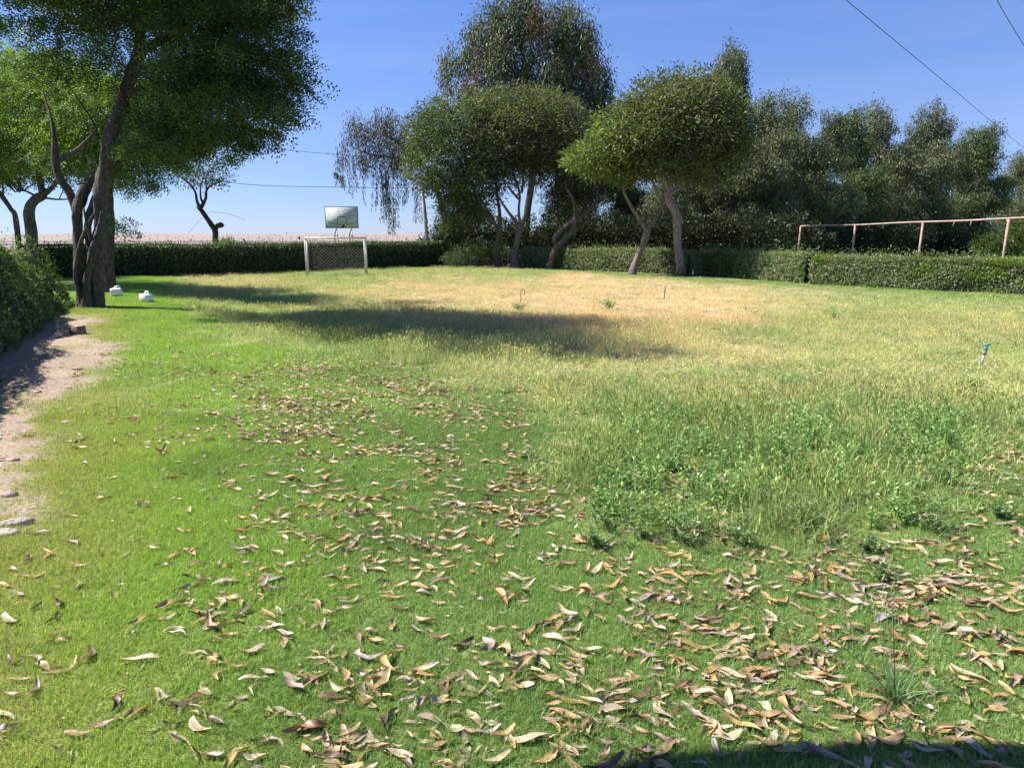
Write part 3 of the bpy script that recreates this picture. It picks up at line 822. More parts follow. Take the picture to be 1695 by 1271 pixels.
# ------------------------------------------------------------------ round-headed trees in front of the right hedge
palR = [(0.105, 0.125, 0.052), (0.13, 0.145, 0.06), (0.085, 0.105, 0.048), (0.155, 0.165, 0.08), (0.115, 0.15, 0.05)]
palG = palR + [(0.14, 0.19, 0.05)]
GRR = 'round headed trees in front of the right hedge'
def rf(seed, n, pal=palR, per=16):
    return dict(mat=M_LEAF, nclump=n, per=per, crad=0.5, L=0.21, W=0.06, droop=0.0, pal=pal, seed=seed, flat=0.8, outward=0.35, shell=0.36, jit=0.5)
px_tree('acacia_tree', 'round crowned tree with slim forked reddish trunk, leftmost in front of the hedge', 'tree', (825, 443), None,
        [[(826, 446, 0, 13), (824, 425, 0, 9), (825, 395, 0, 9), (826, 378, 0, 8), (827, 350, 0, 5), (824, 330, 0, 5), (820, 300, 0, 3)],
         [(824, 380, 0, 6), (812, 362, 0, 5), (796, 342, 0, 4.5), (788, 328, 0, 4.5), (783, 310, 0, 3.5), (770, 280, 0, 2.5)],
         [(824, 378, 0, 5), (812, 358, .2, 4), (800, 335, .2, 3), (790, 320, .2, 2)]],
        [(745, 250, 0, 82, 72, 2.6), (708, 282, 0, 40, 44, 1.6), (770, 205, .5, 88, 50, 2.4), (752, 345, 0, 32, 46, 1.4), (775, 300, -.5, 62, 44, 2.0), (712, 222, 0, 38, 38, 1.4), (790, 340, .3, 34, 34, 1.3)],
        rf(31, 2000, [(0.08, 0.115, 0.045), (0.10, 0.135, 0.05), (0.07, 0.095, 0.045), (0.12, 0.165, 0.05)]), GRR, bark=(0.22, 0.145, 0.105), ntw=60, seed=11)
px_tree('acacia_tree', 'dome crowned tree with pale trunk splitting low, second from left before the hedge', 'tree', (855, 443), None,
        [[(851, 446, 0, 19), (852, 425, 0, 12), (856, 400, 0, 10), (859, 380, 0, 9), (862, 372, 0, 9)],
         [(860, 378, 0, 6), (852, 364, 0, 5), (840, 350, 0, 4.5), (828, 330, 0, 3)],
         [(861, 376, 0, 5), (870, 358, 0, 4.5), (875, 335, 0, 4.5), (880, 310, 0, 4.5), (884, 285, 0, 3.5), (888, 250, 0, 2)],
         [(861, 376, 0, 4.5), (859, 350, 0, 4), (860, 325, 0, 4), (856, 305, 0, 3.5), (850, 285, 0, 4), (845, 250, 0, 2.5)],
         [(859, 330, 0, 4), (848, 318, 0, 4), (840, 308, 0, 3)], [(863, 320, 0, 4), (866, 300, 0, 3.5), (866, 270, 0, 2.5)],
         [(878, 312, 0, 4), (890, 302, 0, 3), (905, 290, 0, 2)]],
        [(880, 218, 0, 94, 64, 2.9), (825, 225, 0, 62, 66, 2.4), (925, 222, .5, 52, 50, 2.0), (865, 185, .5, 95, 38, 2.4), (810, 275, -.5, 40, 38, 1.6), (900, 262, 0, 58, 24, 2.0), (845, 290, -.6, 30, 26, 1.0)],
        rf(32, 2200, palR + [(0.14, 0.125, 0.07)]), GRR, bark=BARK_P, ntw=90, seed=12)
px_tree('acacia_tree', 'strongly leaning dark tree at the start of the lit hedge', 'tree', (910, 446), None,
        [[(905, 449, 0, 15), (913, 430, 0, 10), (920, 412, 0, 10), (935, 395, 0, 9), (948, 380, 0, 8), (952, 350, 0, 6), (948, 330, 0, 5), (938, 312, 0, 3)],
         [(922, 406, 0, 7), (918, 395, 0, 7), (925, 385, 0, 7), (940, 372, 0, 6), (960, 360, 0, 5), (985, 340, 0, 3)],
         [(950, 372, 0, 5), (965, 358, 0, 4), (985, 335, 0, 3), (990, 315, 0, 2)]],
        [(960, 300, 1.2, 45, 30, 1.4), (930, 330, 1.5, 30, 30, 1.2)],
        rf(33, 420, [(0.05, 0.065, 0.025), (0.06, 0.08, 0.03)]), GRR, bark=BARK_G, ntw=30, seed=13)
px_tree('acacia_tree', 'low bright green tree with leaning forked trunk, left of the thick curved trunk', 'tree', (1045, 455), None,
        [[(1044, 458, 0, 15), (1052, 435, 0, 10), (1062, 410, 0, 10), (1070, 388, 0, 12), (1072, 378, 0, 11)],
         [(1069, 380, 0, 7), (1058, 362, 0, 6), (1045, 342, 0, 5), (1033, 318, 0, 5), (1034, 305, 0, 4), (1040, 290, 0, 3)],
         [(1073, 378, 0, 7), (1085, 362, 0, 6), (1094, 345, 0, 5), (1098, 325, 0, 3)]],
        [(1010, 258, 0, 58, 38, 1.9), (985, 262, -.4, 42, 22, 1.2), (1030, 220, .5, 52, 40, 1.9), (1045, 285, -.3, 38, 20, 1.1), (955, 262, 0, 20, 14, .7), (1060, 250, 0, 50, 40, 1.8)],
        rf(34, 1250, [(0.15, 0.21, 0.045), (0.13, 0.185, 0.045), (0.18, 0.24, 0.055), (0.11, 0.14, 0.05)]), GRR, bark=(0.27, 0.22, 0.18), ntw=50, seed=14)
px_tree('acacia_tree', 'largest dome crowned tree with thick pinkish curving trunk before the hedge', 'tree', (1127, 457), None,
        [[(1127, 461, -.4, 20), (1126, 440, -.4, 14), (1122, 405, -.4, 13), (1121, 375, -.4, 13), (1119, 355, -.4, 13), (1110, 338, -.4, 13), (1106, 325, -.4, 11), (1108, 312, -.4, 8)],
         [(1108, 322, -.4, 8), (1118, 315, -.4, 6), (1126, 308, -.4, 5), (1122, 290, -.4, 5), (1118, 260, -.4, 4), (1120, 230, -.4, 3)],
         [(1108, 318, -.4, 7), (1102, 300, -.4, 6), (1096, 280, -.4, 5), (1090, 250, -.4, 3)],
         [(1090, 330, -.2, 3), (1080, 300, 0, 4), (1070, 280, 0, 3), (1060, 250, 0, 2)],
         [(1126, 308, -.4, 5), (1150, 290, -.4, 4), (1185, 270, -.3, 3)]],
        [(1130, 210, 0, 102, 66, 2.9), (1070, 215, 0, 70, 60, 2.4), (1190, 225, .3, 62, 60, 2.2), (1125, 168, .4, 90, 44, 2.4), (1160, 275, -.2, 62, 26, 1.8), (1095, 275, -.5, 46, 22, 1.3), (1185, 180, .6, 42, 38, 1.8), (1180, 300, 0, 30, 14, .9)],
        rf(35, 2700, palG), GRR, bark=(0.34, 0.26, 0.225), ntw=100, seed=15, flute=0.12)

# ------------------------------------------------------------------ gum trees
palE = [(0.115, 0.135, 0.065), (0.165, 0.18, 0.09), (0.07, 0.085, 0.045), (0.19, 0.20, 0.11), (0.11, 0.145, 0.055)]
def gum_variant(seed, height, lobes, nclump, pal, trunk_r=0.28):
    """tree at the origin, returns (trunk mesh, crown mesh)"""
    r = np.random.default_rng(seed)
    mb = MB()
    C, D, rad = rand_in_lobes(lobes, nclump, r, 0.45)
    pal = np.asarray(pal); cc = pal[r.integers(0, len(pal), nclump)] * r.uniform(0.75, 1.25, nclump)[:, None]
    per = 16; N = nclump * per; k = np.repeat(np.arange(nclump), per)
    off = r.normal(0, 1, (N, 3)) * np.array([0.28, 0.28, 0.34]) * r.uniform(0.6, 1.25, nclump)[k][:, None]
    off[:, 2] -= 0.15
    p = C[k] + off
    d = norm(np.stack([r.normal(0, .45, N), r.normal(0, .45, N), -np.abs(r.normal(0.8, .5, N))], 1) + off * 0.3)
    sd_ = norm(np.cross(d, r.normal(0, 1, (N, 3))))
    fol = MB(); leaf_quads(fol, p, d, sd_, 0.34 * r.uniform(0.6, 1.3, N), 0.085 * r.uniform(.7, 1.3, N), cc[k] * r.uniform(0.75, 1.3, N)[:, None])
    lean = r.normal(0, 0.02, 2) * height
    pts = [np.array([lean[0] * t * t + 0.15 * math.sin(5 * t + seed), lean[1] * t * t, height * 0.9 * t - 0.1]) for t in np.linspace(0, 1, 14)]
    mb.tube(pts, np.linspace(trunk_r, 0.04, 14), n=9, col=BARK_W, flute=0.08, fseed=seed)
    twigs_to(mb, C, pts[3:], r, 70, 0.07, 0.015, np.array(BARK_W) * 0.7, sag=0.06)
    return mb.mesh('gum_trunk'), fol.mesh('gum_crown')

def gum_lobes(seed, h, w, low=0.05, spire=True):
    r = np.random.default_rng(seed); out = []
    n = 16
    for k in range(n):
        t = low + (1 - low) * (k + 0.5) / n
        env = (math.sin(math.pi * min(1, (t * 0.85 + 0.18))) ** 0.7 if not spire else (1 - t) ** 0.42 * 1.1 + 0.16) * w / 2
        a = r.uniform(0, 6.28); q = env * r.uniform(0.2, 0.62)
        rr = env * r.uniform(0.45, 0.7)
        out.append((math.cos(a) * q, math.sin(a) * q, h * t, rr, rr, min(h * 0.09, rr * 1.4) * r.uniform(.8, 1.3)))
    return out

VAR = []
for sd0, hh, ww, sp, pl in ((41, 18, 10.0, True, palE), (42, 18, 10.5, False, palE), (43, 18, 8.5, True, [(0.10, 0.14, 0.05), (0.085, 0.12, 0.048), (0.13, 0.17, 0.06)])):
    VAR.append((gum_variant(sd0, hh, gum_lobes(sd0, hh, ww, 0.03, sp), 3400, pl), hh))
for (a, b_), _ in VAR:
    a.materials.append(M_BARK); b_.materials.append(M_EUC)
    a.polygons.foreach_set('use_smooth', np.ones(len(a.polygons), bool))

def gum(px, top_py, Y, var, wscale, label, rz=0.0, grp='gum trees of the windbreak on the right', name='gum_tree'):
    q = at(px, top_py - 14, Y); gz = float(H(q.x, Y))
    (tm, cm), hh = VAR[var]
    s = (q.z - gz) / hh
    root = empty(name, (q.x, Y, gz), label, 'tree', grp)
    root.scale = (s * wscale, s * wscale, s); root.rotation_euler.z = rz
    for nm, me in (('trunk', tm), ('crown', cm)):
        o = bpy.data.objects.new(nm, me); COL.objects.link(o); o.parent = root
    return root
gum(1194, 92, 66, 0, 0.62, 'slender spire topped gum tree, left one of the twin tips above the big dome tree', 0.4)
gum(1217, 93, 70, 2, 0.62, 'slender spire topped gum tree, right one of the twin tips above the big dome tree', 1.9)
gum(1268, 150, 58, 1, 1.05, 'broad gum tree just right of the big dome tree', 2.7)
gum(1318, 172, 62, 0, 1.15, 'shaggy olive gum tree above the left end of the pipe rail', 4.0)
gum(1368, 182, 68, 1, 0.95, 'grey leaved gum tree left of the gap in the tree tops', 1.2)
gum(1418, 195, 74, 2, 1.25, 'dark gum tree just right of the gap in the tree tops', 5.1)
gum(1466, 188, 80, 0, 1.2, 'pointed dark gum tree over the middle of the pipe rail', 3.3)
gum(1508, 205, 84, 1, 0.9, 'rounded gum tree left of the tallest pointed tree on the far right', 0.9)
gum(1556, 184, 84, 0, 1.0, 'tallest pointed olive gum tree on the far right', 2.2)
gum(1603, 232, 92, 1, 0.9, 'low topped gum tree between two taller ones on the far right', 4.6)
gum(1638, 220, 92, 2, 1.4, 'bright green topped gum tree right of the tallest pointed tree', 0.2)
gum(1700, 268, 118, 0, 1.3, 'distant grey gum tree cut off by the right edge', 3.0)
gum(1040, 196, 64, 1, 0.9, 'dark gum tree filling the gap between the two dome trees', 1.0)
gum(965, 215, 62, 0, 1.0, 'dark gum tree behind the right half of the first dome tree', 2.0)
gum(770, 290, 56, 1, 1.0, 'dark gum tree behind the first dome tree, left side', 5.5)
gum(1110, 230, 60, 1, 1.1, 'shaded gum tree standing behind the thick curved trunk', 3.6)
gum(1190, 215, 60, 0, 1.3, 'shaded gum tree behind the right side of the big dome tree', 5.9)

# the tallest gum tree, behind the first dome tree
def tall_gum():
    Y = 55.0
    q = at(870, 300, Y); b = Vector((q.x, Y, float(H(q.x, Y))))
    root = empty('gum_tree', b, 'tallest gum tree with golden brown clumps towering over the first dome tree', 'tree')
    spec = [(850, 20, 0, 58, 40, 2.0), (905, 45, 0, 60, 45, 2.2), (805, 60, 0, 42, 36, 1.7), (760, 95, 0, 36, 26, 1.3), (830, 100, -.6, 60, 48, 2.3), (945, 90, 0, 48, 52, 2.0), (965, 60, .3, 28, 36, 1.2),
            (745, 130, 0, 22, 24, 1.0), (900, 130, -.5, 65, 50, 2.3), (985, 140, 0, 34, 60, 1.8), (800, 150, 0, 50, 34, 1.8), (960, 190, .5, 56, 60, 2.3), (1000, 190, .4, 26, 30, 1.2), (935, 10, .4, 20, 16, .8), (870, -5, 0, 26, 14, .9), (900, 240, 1, 70, 60, 2.2), (955, 15, .2, 10, 18, .5)]
    lobes = px_lobes([(a, b_, Y + dy, rx * .86, ry * .86, dp) for a, b_, dy, rx, ry, dp in spec])
    r = np.random.default_rng(51); nclump = 1700
    C, D, rad = rand_in_lobes(lobes, nclump, r, 0.36)
    pal = np.array(palE + [(0.085, 0.115, 0.03), (0.10, 0.105, 0.045)]); cc = pal[r.integers(0, len(pal), nclump)] * r.uniform(0.8, 1.25, nclump)[:, None]
    pxs, pys = proj(C[:, 0], C[:, 1], C[:, 2])
    gold = (fbm(C[:, 0] * 0.55 + 40, C[:, 2] * 0.45, 5) > 0.53) & (C[:, 2] > 11)
    cc[gold] = np.array([0.30, 0.225, 0.10]) * r.uniform(0.8, 1.2, (gold.sum(), 1))
    per = 30; N = nclump * per; k = np.repeat(np.arange(nclump), per)
    off = r.normal(0, 1, (N, 3)) * np.array([0.27, 0.27, 0.55]) * r.uniform(0.6, 1.4, nclump)[k][:, None]; off[:, 2] -= 0.3
    d = norm(np.stack([r.normal(0, .35, N), r.normal(0, .35, N), -np.abs(r.normal(0.9, .4, N))], 1) + off * 0.2)
    sd_ = norm(np.cross(d, r.normal(0, 1, (N, 3))))
    fol = MB(); leaf_quads(fol, C[k] + off, d, sd_, 0.30 * r.uniform(0.6, 1.3, N), 0.07 * r.uniform(.7, 1.3, N), cc[k] * r.uniform(0.75, 1.3, N)[:, None])
    fol.build('crown', M_EUC, root)
    mb = MB()
    T = [(b.x, b.y, b.z - .1)] + [tuple(at(a, b_, Y)) for a, b_ in ((872, 360), (880, 300), (882, 240), (876, 180), (870, 120), (862, 70), (856, 20))]
    p, rr = smooth_path(T, [.32, .26, .23, .2, .17, .13, .1, .04], 5)
    mb.tube(p, rr, n=10, col=BARK_G, flute=0.08)
    T2 = [tuple(at(a, b_, Y)) for a, b_ in ((880, 300), (905, 230), (930, 160), (945, 100), (955, 50))]
    p2, r2 = smooth_path(T2, [.2, .17, .13, .09, .03], 5); mb.tube(p2, r2, n=8, col=BARK_W)
    twigs_to(mb, C, p[10:] + p2[6:], r, 110, 0.07, 0.015, np.array(BARK_W) * 0.7, sag=0.05)
    mb.build('trunk', M_BARK, root, smooth=True)
tall_gum()

# weeping grey gum with the strands hanging over the backboard
def weeping_gum():
    Y = 50.0
    q = at(735, 400, Y); b = Vector((q.x, Y, float(H(q.x, Y))))
    root = empty('weeping_gum_tree', b, 'grey weeping gum tree whose thin strands hang beside the backboard', 'tree')
    r = np.random.default_rng(61)
    spec = [(600, 225, 0, 22, 20, 1.0), (635, 220, 0, 32, 30, 1.4), (650, 265, 0, 34, 36, 1.4), (610, 262, 0, 26, 24, 1.1), (575, 235, 0, 13, 10, .6), (585, 205, 0, 14, 14, .6), (640, 200, 0, 20, 12, .8), (680, 240, 0, 30, 40, 1.4), (570, 262, 0, 12, 10, .5)]
    lobes = px_lobes([(a, b_, Y + dy, rx, ry, dp) for a, b_, dy, rx, ry, dp in spec])
    C, D, rad = rand_in_lobes(lobes, 620, r, 0.5)
    # hanging strands: start points along the lower crown, each falls to a given photo row
    fol = MB(); mb = MB()
    st = []
    for (px0, px1, y0, y1, n) in ((556, 572, 250, 312, 5), (575, 590, 270, 330, 5), (590, 605, 270, 300, 4), (600, 640, 285, 350, 14), (628, 650, 300, 372, 12), (640, 655, 330, 392, 8), (655, 672, 300, 345, 7), (552, 562, 290, 306, 4), (680, 700, 300, 370, 8), (565, 570, 300, 318, 2)):
        for _ in range(n):
            a = r.uniform(px0, px1); st.append((a, y0 + r.uniform(-15, 5), a + r.normal(3, 4), y1 - r.uniform(0, 18)))
    pos = []; dirs = []
    for (a, y0, a1, y1) in st:
        p0 = at(a, y0, Y + r.normal(0, .5)); p1 = at(a1, y1, p0.y)
        m = 34
        t = r.random(m)
        pp = np.array(p0)[None] * (1 - t[:, None]) + np.array(p1)[None] * t[:, None] + r.normal(0, 0.07, (m, 3))
        pos.append(pp)
        mb.tube([p0, p0.lerp(p1, .5) + Vector((.03, 0, 0)), p1], [.012, .009, .005], n=4, col=BARK_D, cap=False)
    k = np.repeat(np.arange(len(C)), 15); N0 = len(k)
    pp = C[k] + r.normal(0, 1, (N0, 3)) * np.array([.22, .22, .34])
    P = np.concatenate([pp] + pos); N = len(P)
    d = norm(np.stack([r.normal(0, .3, N), r.normal(0, .3, N), -np.ones(N)], 1)); sd_ = norm(np.cross(d, r.normal(0, 1, (N, 3))))
    pal = np.array([(0.12, 0.115, 0.09), (0.10, 0.10, 0.085), (0.15, 0.14, 0.11), (0.09, 0.10, 0.06)])
    leaf_quads(fol, P, d, sd_, 0.21 * r.uniform(0.6, 1.3, N), 0.045, pal[r.integers(0, 4, N)] * r.uniform(.7, 1.3, N)[:, None])
    fol.build('crown', M_EUC, root)
    T = [(b.x, b.y, b.z - .1)] + [tuple(at(a, b_, Y)) for a, b_ in ((738, 380), (728, 330), (705, 280), (670, 245), (640, 225), (610, 222))]
    p, rr = smooth_path(T, [.25, .2, .17, .14, .1, .06, .02], 5); mb.tube(p, rr, n=8, col=BARK_P)
    p2, r2 = smooth_path([tuple(at(a, b_, Y)) for a, b_ in ((700, 275), (650, 262), (610, 255), (575, 240))], [.09, .06, .04, .015], 5); mb.tube(p2, r2, n=7, col=BARK_P)
    twigs_to(mb, C, p[12:] + p2[4:], r, 50, 0.03, 0.01, np.array(BARK_P) * 0.7)
    mb.build('trunk', M_BARK, root, smooth=True)
weeping_gum()

# ------------------------------------------------------------------ hedges and shrubs
def hedge(name, label, line, height, width, leaf, n, pal, seed, side=1, round_=0.25, lumps=0.12, htfun=None, group=None, cat='hedge', patchpal=None, mat=None, lean=0.0):
    """line: foot of the FRONT face, the body lies on the left of the walking direction if side=1"""
    r = np.random.default_rng(seed)
    L = [np.array(p, float) for p in line]
    seg = [np.linalg.norm(b - a) for a, b in zip(L[:-1], L[1:])]; cum = np.concatenate([[0], np.cumsum(seg)])
    def pos(s):
        s = np.clip(s, 0, cum[-1]); x = np.interp(s, cum, [p[0] for p in L]); y = np.interp(s, cum, [p[1] for p in L])
        k = np.clip(np.searchsorted(cum, s, side='right') - 1, 0, len(seg) - 1)
        T = np.array([(b - a) / l for a, b, l in zip(L[:-1], L[1:], seg)])[k]
        return x, y, T
    c0 = L[len(L) // 2]
    root = empty(name, (c0[0], c0[1], float(H(c0[0], c0[1]))), label, cat, group)
    S = cum[-1]
    # shell samples around the section: front, top, back, ends
    per = 2 * height + width
    u = r.random(n); s = r.random(n) * S
    hh = height * (htfun(s / S) if htfun is not None else np.ones(n))
    fr = height * 1.15 / (height * 1.15 + width + height * 0.5)
    tp = width / (height * 1.15 + width + height * 0.5)
    face = np.where(u < fr, 0, np.where(u < fr + tp, 1, 2))
    v = r.random(n)
    off = np.where(face == 0, 0.0, np.where(face == 1, v * width, width))
    zz = np.where(face == 1, 1.0, v ** 0.9)
    e = r.random(n) < min(0.06, 2 * width / S)
    s = np.where(e, np.where(r.random(n) < .5, 0, S), s); off = np.where(e, r.random(n) * width, off); zz = np.where(e, r.random(n), zz)
    lump = (fbm(s * 1.1 + seed, zz * 2 + off * 2, seed) - 0.5) * 2 * lumps
    dep = np.abs(r.normal(0, 1, n)) * 0.06
    x, y, T = pos(s)
    Nn = np.stack([T[:, 1], -T[:, 0]], 1) * side          # outward normal of the front face
    rnd = round_ * sstep(0.75, 1.0, zz)
    off = np.where(face == 1, lean + v * (width - lean), off)
    o_ = np.where(face == 0, -lump + dep + rnd * 0.6 + lean * zz ** 1.3, np.where(face == 2, width + lump - dep - rnd * 0.6, off))
    z = hh * zz + np.where(face == 1, lump - dep, 0) - (rnd * 0.3 * (np.abs(off - width / 2) / (width / 2)) ** 3) * (face == 1) + r.exponential(0.04, n) * (face == 1) * (r.random(n) < 0.22) * 2.5
    s_end = np.where(e, r.normal(0, 0.07, n), 0)
    X = x - Nn[:, 0] * o_ + T[:, 0] * s_end; Y = y - Nn[:, 1] * o_ + T[:, 1] * s_end
    Z = H(X, Y) + np.maximum(z, 0.01)
    P = np.stack([X, Y, Z], 1)
    out = np.where((face == 0)[:, None], np.concatenate([Nn, np.zeros((n, 1)) + 0.25], 1), np.where((face == 1)[:, None], np.array([[0, 0, 1.0]]), np.concatenate([-Nn, np.zeros((n, 1))], 1)))
    # leaf plane faces roughly outward/upward, axis random in that plane
    nr = norm(out + r.normal(0, 0.55, (n, 3)) + np.array([0, 0, 0.35]))
    d = norm(np.cross(nr, r.normal(0, 1, (n, 3))) + out * 0.35)
    sd_ = norm(np.cross(d, nr))
    pal = np.array(pal); c = pal[r.integers(0, len(pal), n)] * r.uniform(0.75, 1.3, n)[:, None]
    if patchpal is not None:
        k = fbm(s * 0.8 + 3, zz * 1.5, seed + 5) > 0.6
        c[k] = np.array(patchpal) * r.uniform(0.8, 1.2, (k.sum(), 1))
    fol = MB(); leaf_quads(fol, P, d, sd_, leaf * r.uniform(0.6, 1.3, n), leaf * 0.5 * r.uniform(.7, 1.3, n), c)
    fo = fol.build('foliage', mat or M_HEDGE, root); fo['kind'] = 'stuff'
    core = MB()  # solid dark body added inside the leaf shell to block light
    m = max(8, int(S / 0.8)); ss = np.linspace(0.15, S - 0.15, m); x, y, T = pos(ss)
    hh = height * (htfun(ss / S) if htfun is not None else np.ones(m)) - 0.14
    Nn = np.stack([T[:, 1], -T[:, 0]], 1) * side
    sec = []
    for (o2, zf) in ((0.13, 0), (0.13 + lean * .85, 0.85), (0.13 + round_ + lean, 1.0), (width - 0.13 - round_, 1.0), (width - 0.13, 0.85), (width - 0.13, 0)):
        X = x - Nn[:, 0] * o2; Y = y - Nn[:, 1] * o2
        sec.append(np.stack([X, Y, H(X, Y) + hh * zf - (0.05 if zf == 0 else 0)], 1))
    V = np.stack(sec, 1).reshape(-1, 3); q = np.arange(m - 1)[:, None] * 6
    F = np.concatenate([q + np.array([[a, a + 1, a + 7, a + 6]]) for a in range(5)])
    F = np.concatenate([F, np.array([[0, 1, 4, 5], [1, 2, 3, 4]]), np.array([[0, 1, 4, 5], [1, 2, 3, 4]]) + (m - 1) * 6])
    core.add(V, F, None, (1, 1, 1)); core.build('shade_core', M_CORE, root)
    return root

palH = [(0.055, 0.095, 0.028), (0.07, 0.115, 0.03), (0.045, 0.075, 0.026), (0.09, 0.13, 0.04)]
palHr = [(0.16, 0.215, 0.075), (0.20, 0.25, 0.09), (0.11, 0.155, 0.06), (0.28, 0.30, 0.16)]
yl = np.array([21.0, 17.0, 12.0, 8.0, 6.4])
hedge('hedge', 'tall shaggy glossy leaved hedge along the dirt path at the left edge', [(float(hedge_x(y)), y) for y in yl], 1.75, 1.9, 0.075, 62000,
      [(0.10, 0.17, 0.045), (0.14, 0.22, 0.055), (0.07, 0.12, 0.04), (0.21, 0.27, 0.13)], 71, side=-1, round_=0.3, lumps=0.35, lean=0.75,
      htfun=lambda t: 0.72 + 0.28 * sstep(0.05, 0.5, np.asarray(t)) + 0.34 * (vnoise(np.asarray(t) * 11, np.zeros_like(np.asarray(t, float)), 4) - 0.5))
BL = [G(40, 461), G(500, 451), G(738, 441)]
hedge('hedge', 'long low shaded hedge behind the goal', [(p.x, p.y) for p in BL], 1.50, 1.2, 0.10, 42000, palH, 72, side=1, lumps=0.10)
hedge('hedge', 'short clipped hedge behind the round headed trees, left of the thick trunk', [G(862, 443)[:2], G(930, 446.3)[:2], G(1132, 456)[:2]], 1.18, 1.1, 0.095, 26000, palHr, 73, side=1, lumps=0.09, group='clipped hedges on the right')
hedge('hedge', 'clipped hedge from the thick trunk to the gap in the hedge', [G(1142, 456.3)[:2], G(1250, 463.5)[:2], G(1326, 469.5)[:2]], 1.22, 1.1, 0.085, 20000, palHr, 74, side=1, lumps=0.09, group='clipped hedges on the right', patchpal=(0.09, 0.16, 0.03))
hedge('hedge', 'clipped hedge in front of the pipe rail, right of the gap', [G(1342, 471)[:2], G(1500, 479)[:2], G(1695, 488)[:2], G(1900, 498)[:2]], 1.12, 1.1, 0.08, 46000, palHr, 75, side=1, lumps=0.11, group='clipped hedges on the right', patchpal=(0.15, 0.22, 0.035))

def shrub(name, label, px, py, Y, lobes, leaf, ncl, pal, seed, group=None, mat=None, per=14, crad=0.25, stems=12):
    q = at(px, py, Y); b = Vector((q.x, Y, float(H(q.x, Y))))
    root = empty(name, b, label, 'shrub' if 'shrub' in name or 'bush' in name else 'plant', group)
    lb = [(b.x + l[0], b.y + l[1], b.z + l[2], l[3], l[4], l[5]) for l in lobes]
    o, C = foliage('foliage', lb, root, mat or M_HEDGE, ncl, per, crad, leaf, leaf * 0.45, 0.0, pal, seed, flat=0.9, outward=0.6, shell=0.5)
    mb = MB(); twigs_to(mb, C, [b + Vector((0, 0, .02)), b + Vector((.08, .05, .05))], np.random.default_rng(seed), stems, 0.02, 0.006, BARK_D, sag=0.02)
    mb.build('stem', M_BARK, root, smooth=True)
    return root
shrub('shrub', 'pale leafy shrub at the right end of the shaded back hedge', 757, 441, 44.5, [(0, 0, .6, .9, .7, .7), (.7, 0, .5, .6, .6, .55)], 0.11, 170, [(0.09, 0.12, 0.06), (0.07, 0.10, 0.045)], 81)
shrub('shrub', 'dark shrub beneath the first dome tree', 790, 440, 47, [(0, 0, .8, 1.4, .9, .9), (1.6, .3, .7, 1.2, .8, .8)], 0.12, 300, palH, 82)
shrub('shrub', 'tall yellow green shrub beside the white leaning pole', 742, 400, 50, [(0, 0, 2.2, .9, .7, 2.2), (.5, 0, 1.2, .8, .7, 1.3)], 0.14, 420, [(0.11, 0.15, 0.035), (0.09, 0.12, 0.035)], 83)
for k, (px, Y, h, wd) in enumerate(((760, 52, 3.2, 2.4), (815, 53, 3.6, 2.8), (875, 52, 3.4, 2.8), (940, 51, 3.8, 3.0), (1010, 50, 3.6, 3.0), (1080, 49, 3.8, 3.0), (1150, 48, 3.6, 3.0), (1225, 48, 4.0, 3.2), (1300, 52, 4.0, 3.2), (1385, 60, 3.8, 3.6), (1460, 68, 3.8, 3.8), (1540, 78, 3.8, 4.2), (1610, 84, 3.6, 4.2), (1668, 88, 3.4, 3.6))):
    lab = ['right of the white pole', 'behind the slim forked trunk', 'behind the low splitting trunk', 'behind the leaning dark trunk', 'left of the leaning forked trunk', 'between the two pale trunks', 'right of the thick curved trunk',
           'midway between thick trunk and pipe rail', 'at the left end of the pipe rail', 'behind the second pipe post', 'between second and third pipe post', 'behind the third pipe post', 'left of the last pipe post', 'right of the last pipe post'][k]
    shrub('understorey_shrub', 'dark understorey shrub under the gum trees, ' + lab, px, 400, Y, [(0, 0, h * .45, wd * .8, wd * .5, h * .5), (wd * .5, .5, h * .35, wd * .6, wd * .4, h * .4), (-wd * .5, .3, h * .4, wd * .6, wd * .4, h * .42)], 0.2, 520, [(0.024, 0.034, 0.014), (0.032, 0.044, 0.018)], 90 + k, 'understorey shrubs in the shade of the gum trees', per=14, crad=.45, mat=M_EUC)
shrub('shrub', 'green leafy shrub beyond the lawn at the far right edge', 1690, 380, 70, [(0, 0, 2.0, 3.0, 1.6, 2.0), (-2.6, 0, 1.2, 1.8, 1.2, 1.3)], 0.22, 420, [(0.09, 0.14, 0.035), (0.07, 0.11, 0.03)], 110)
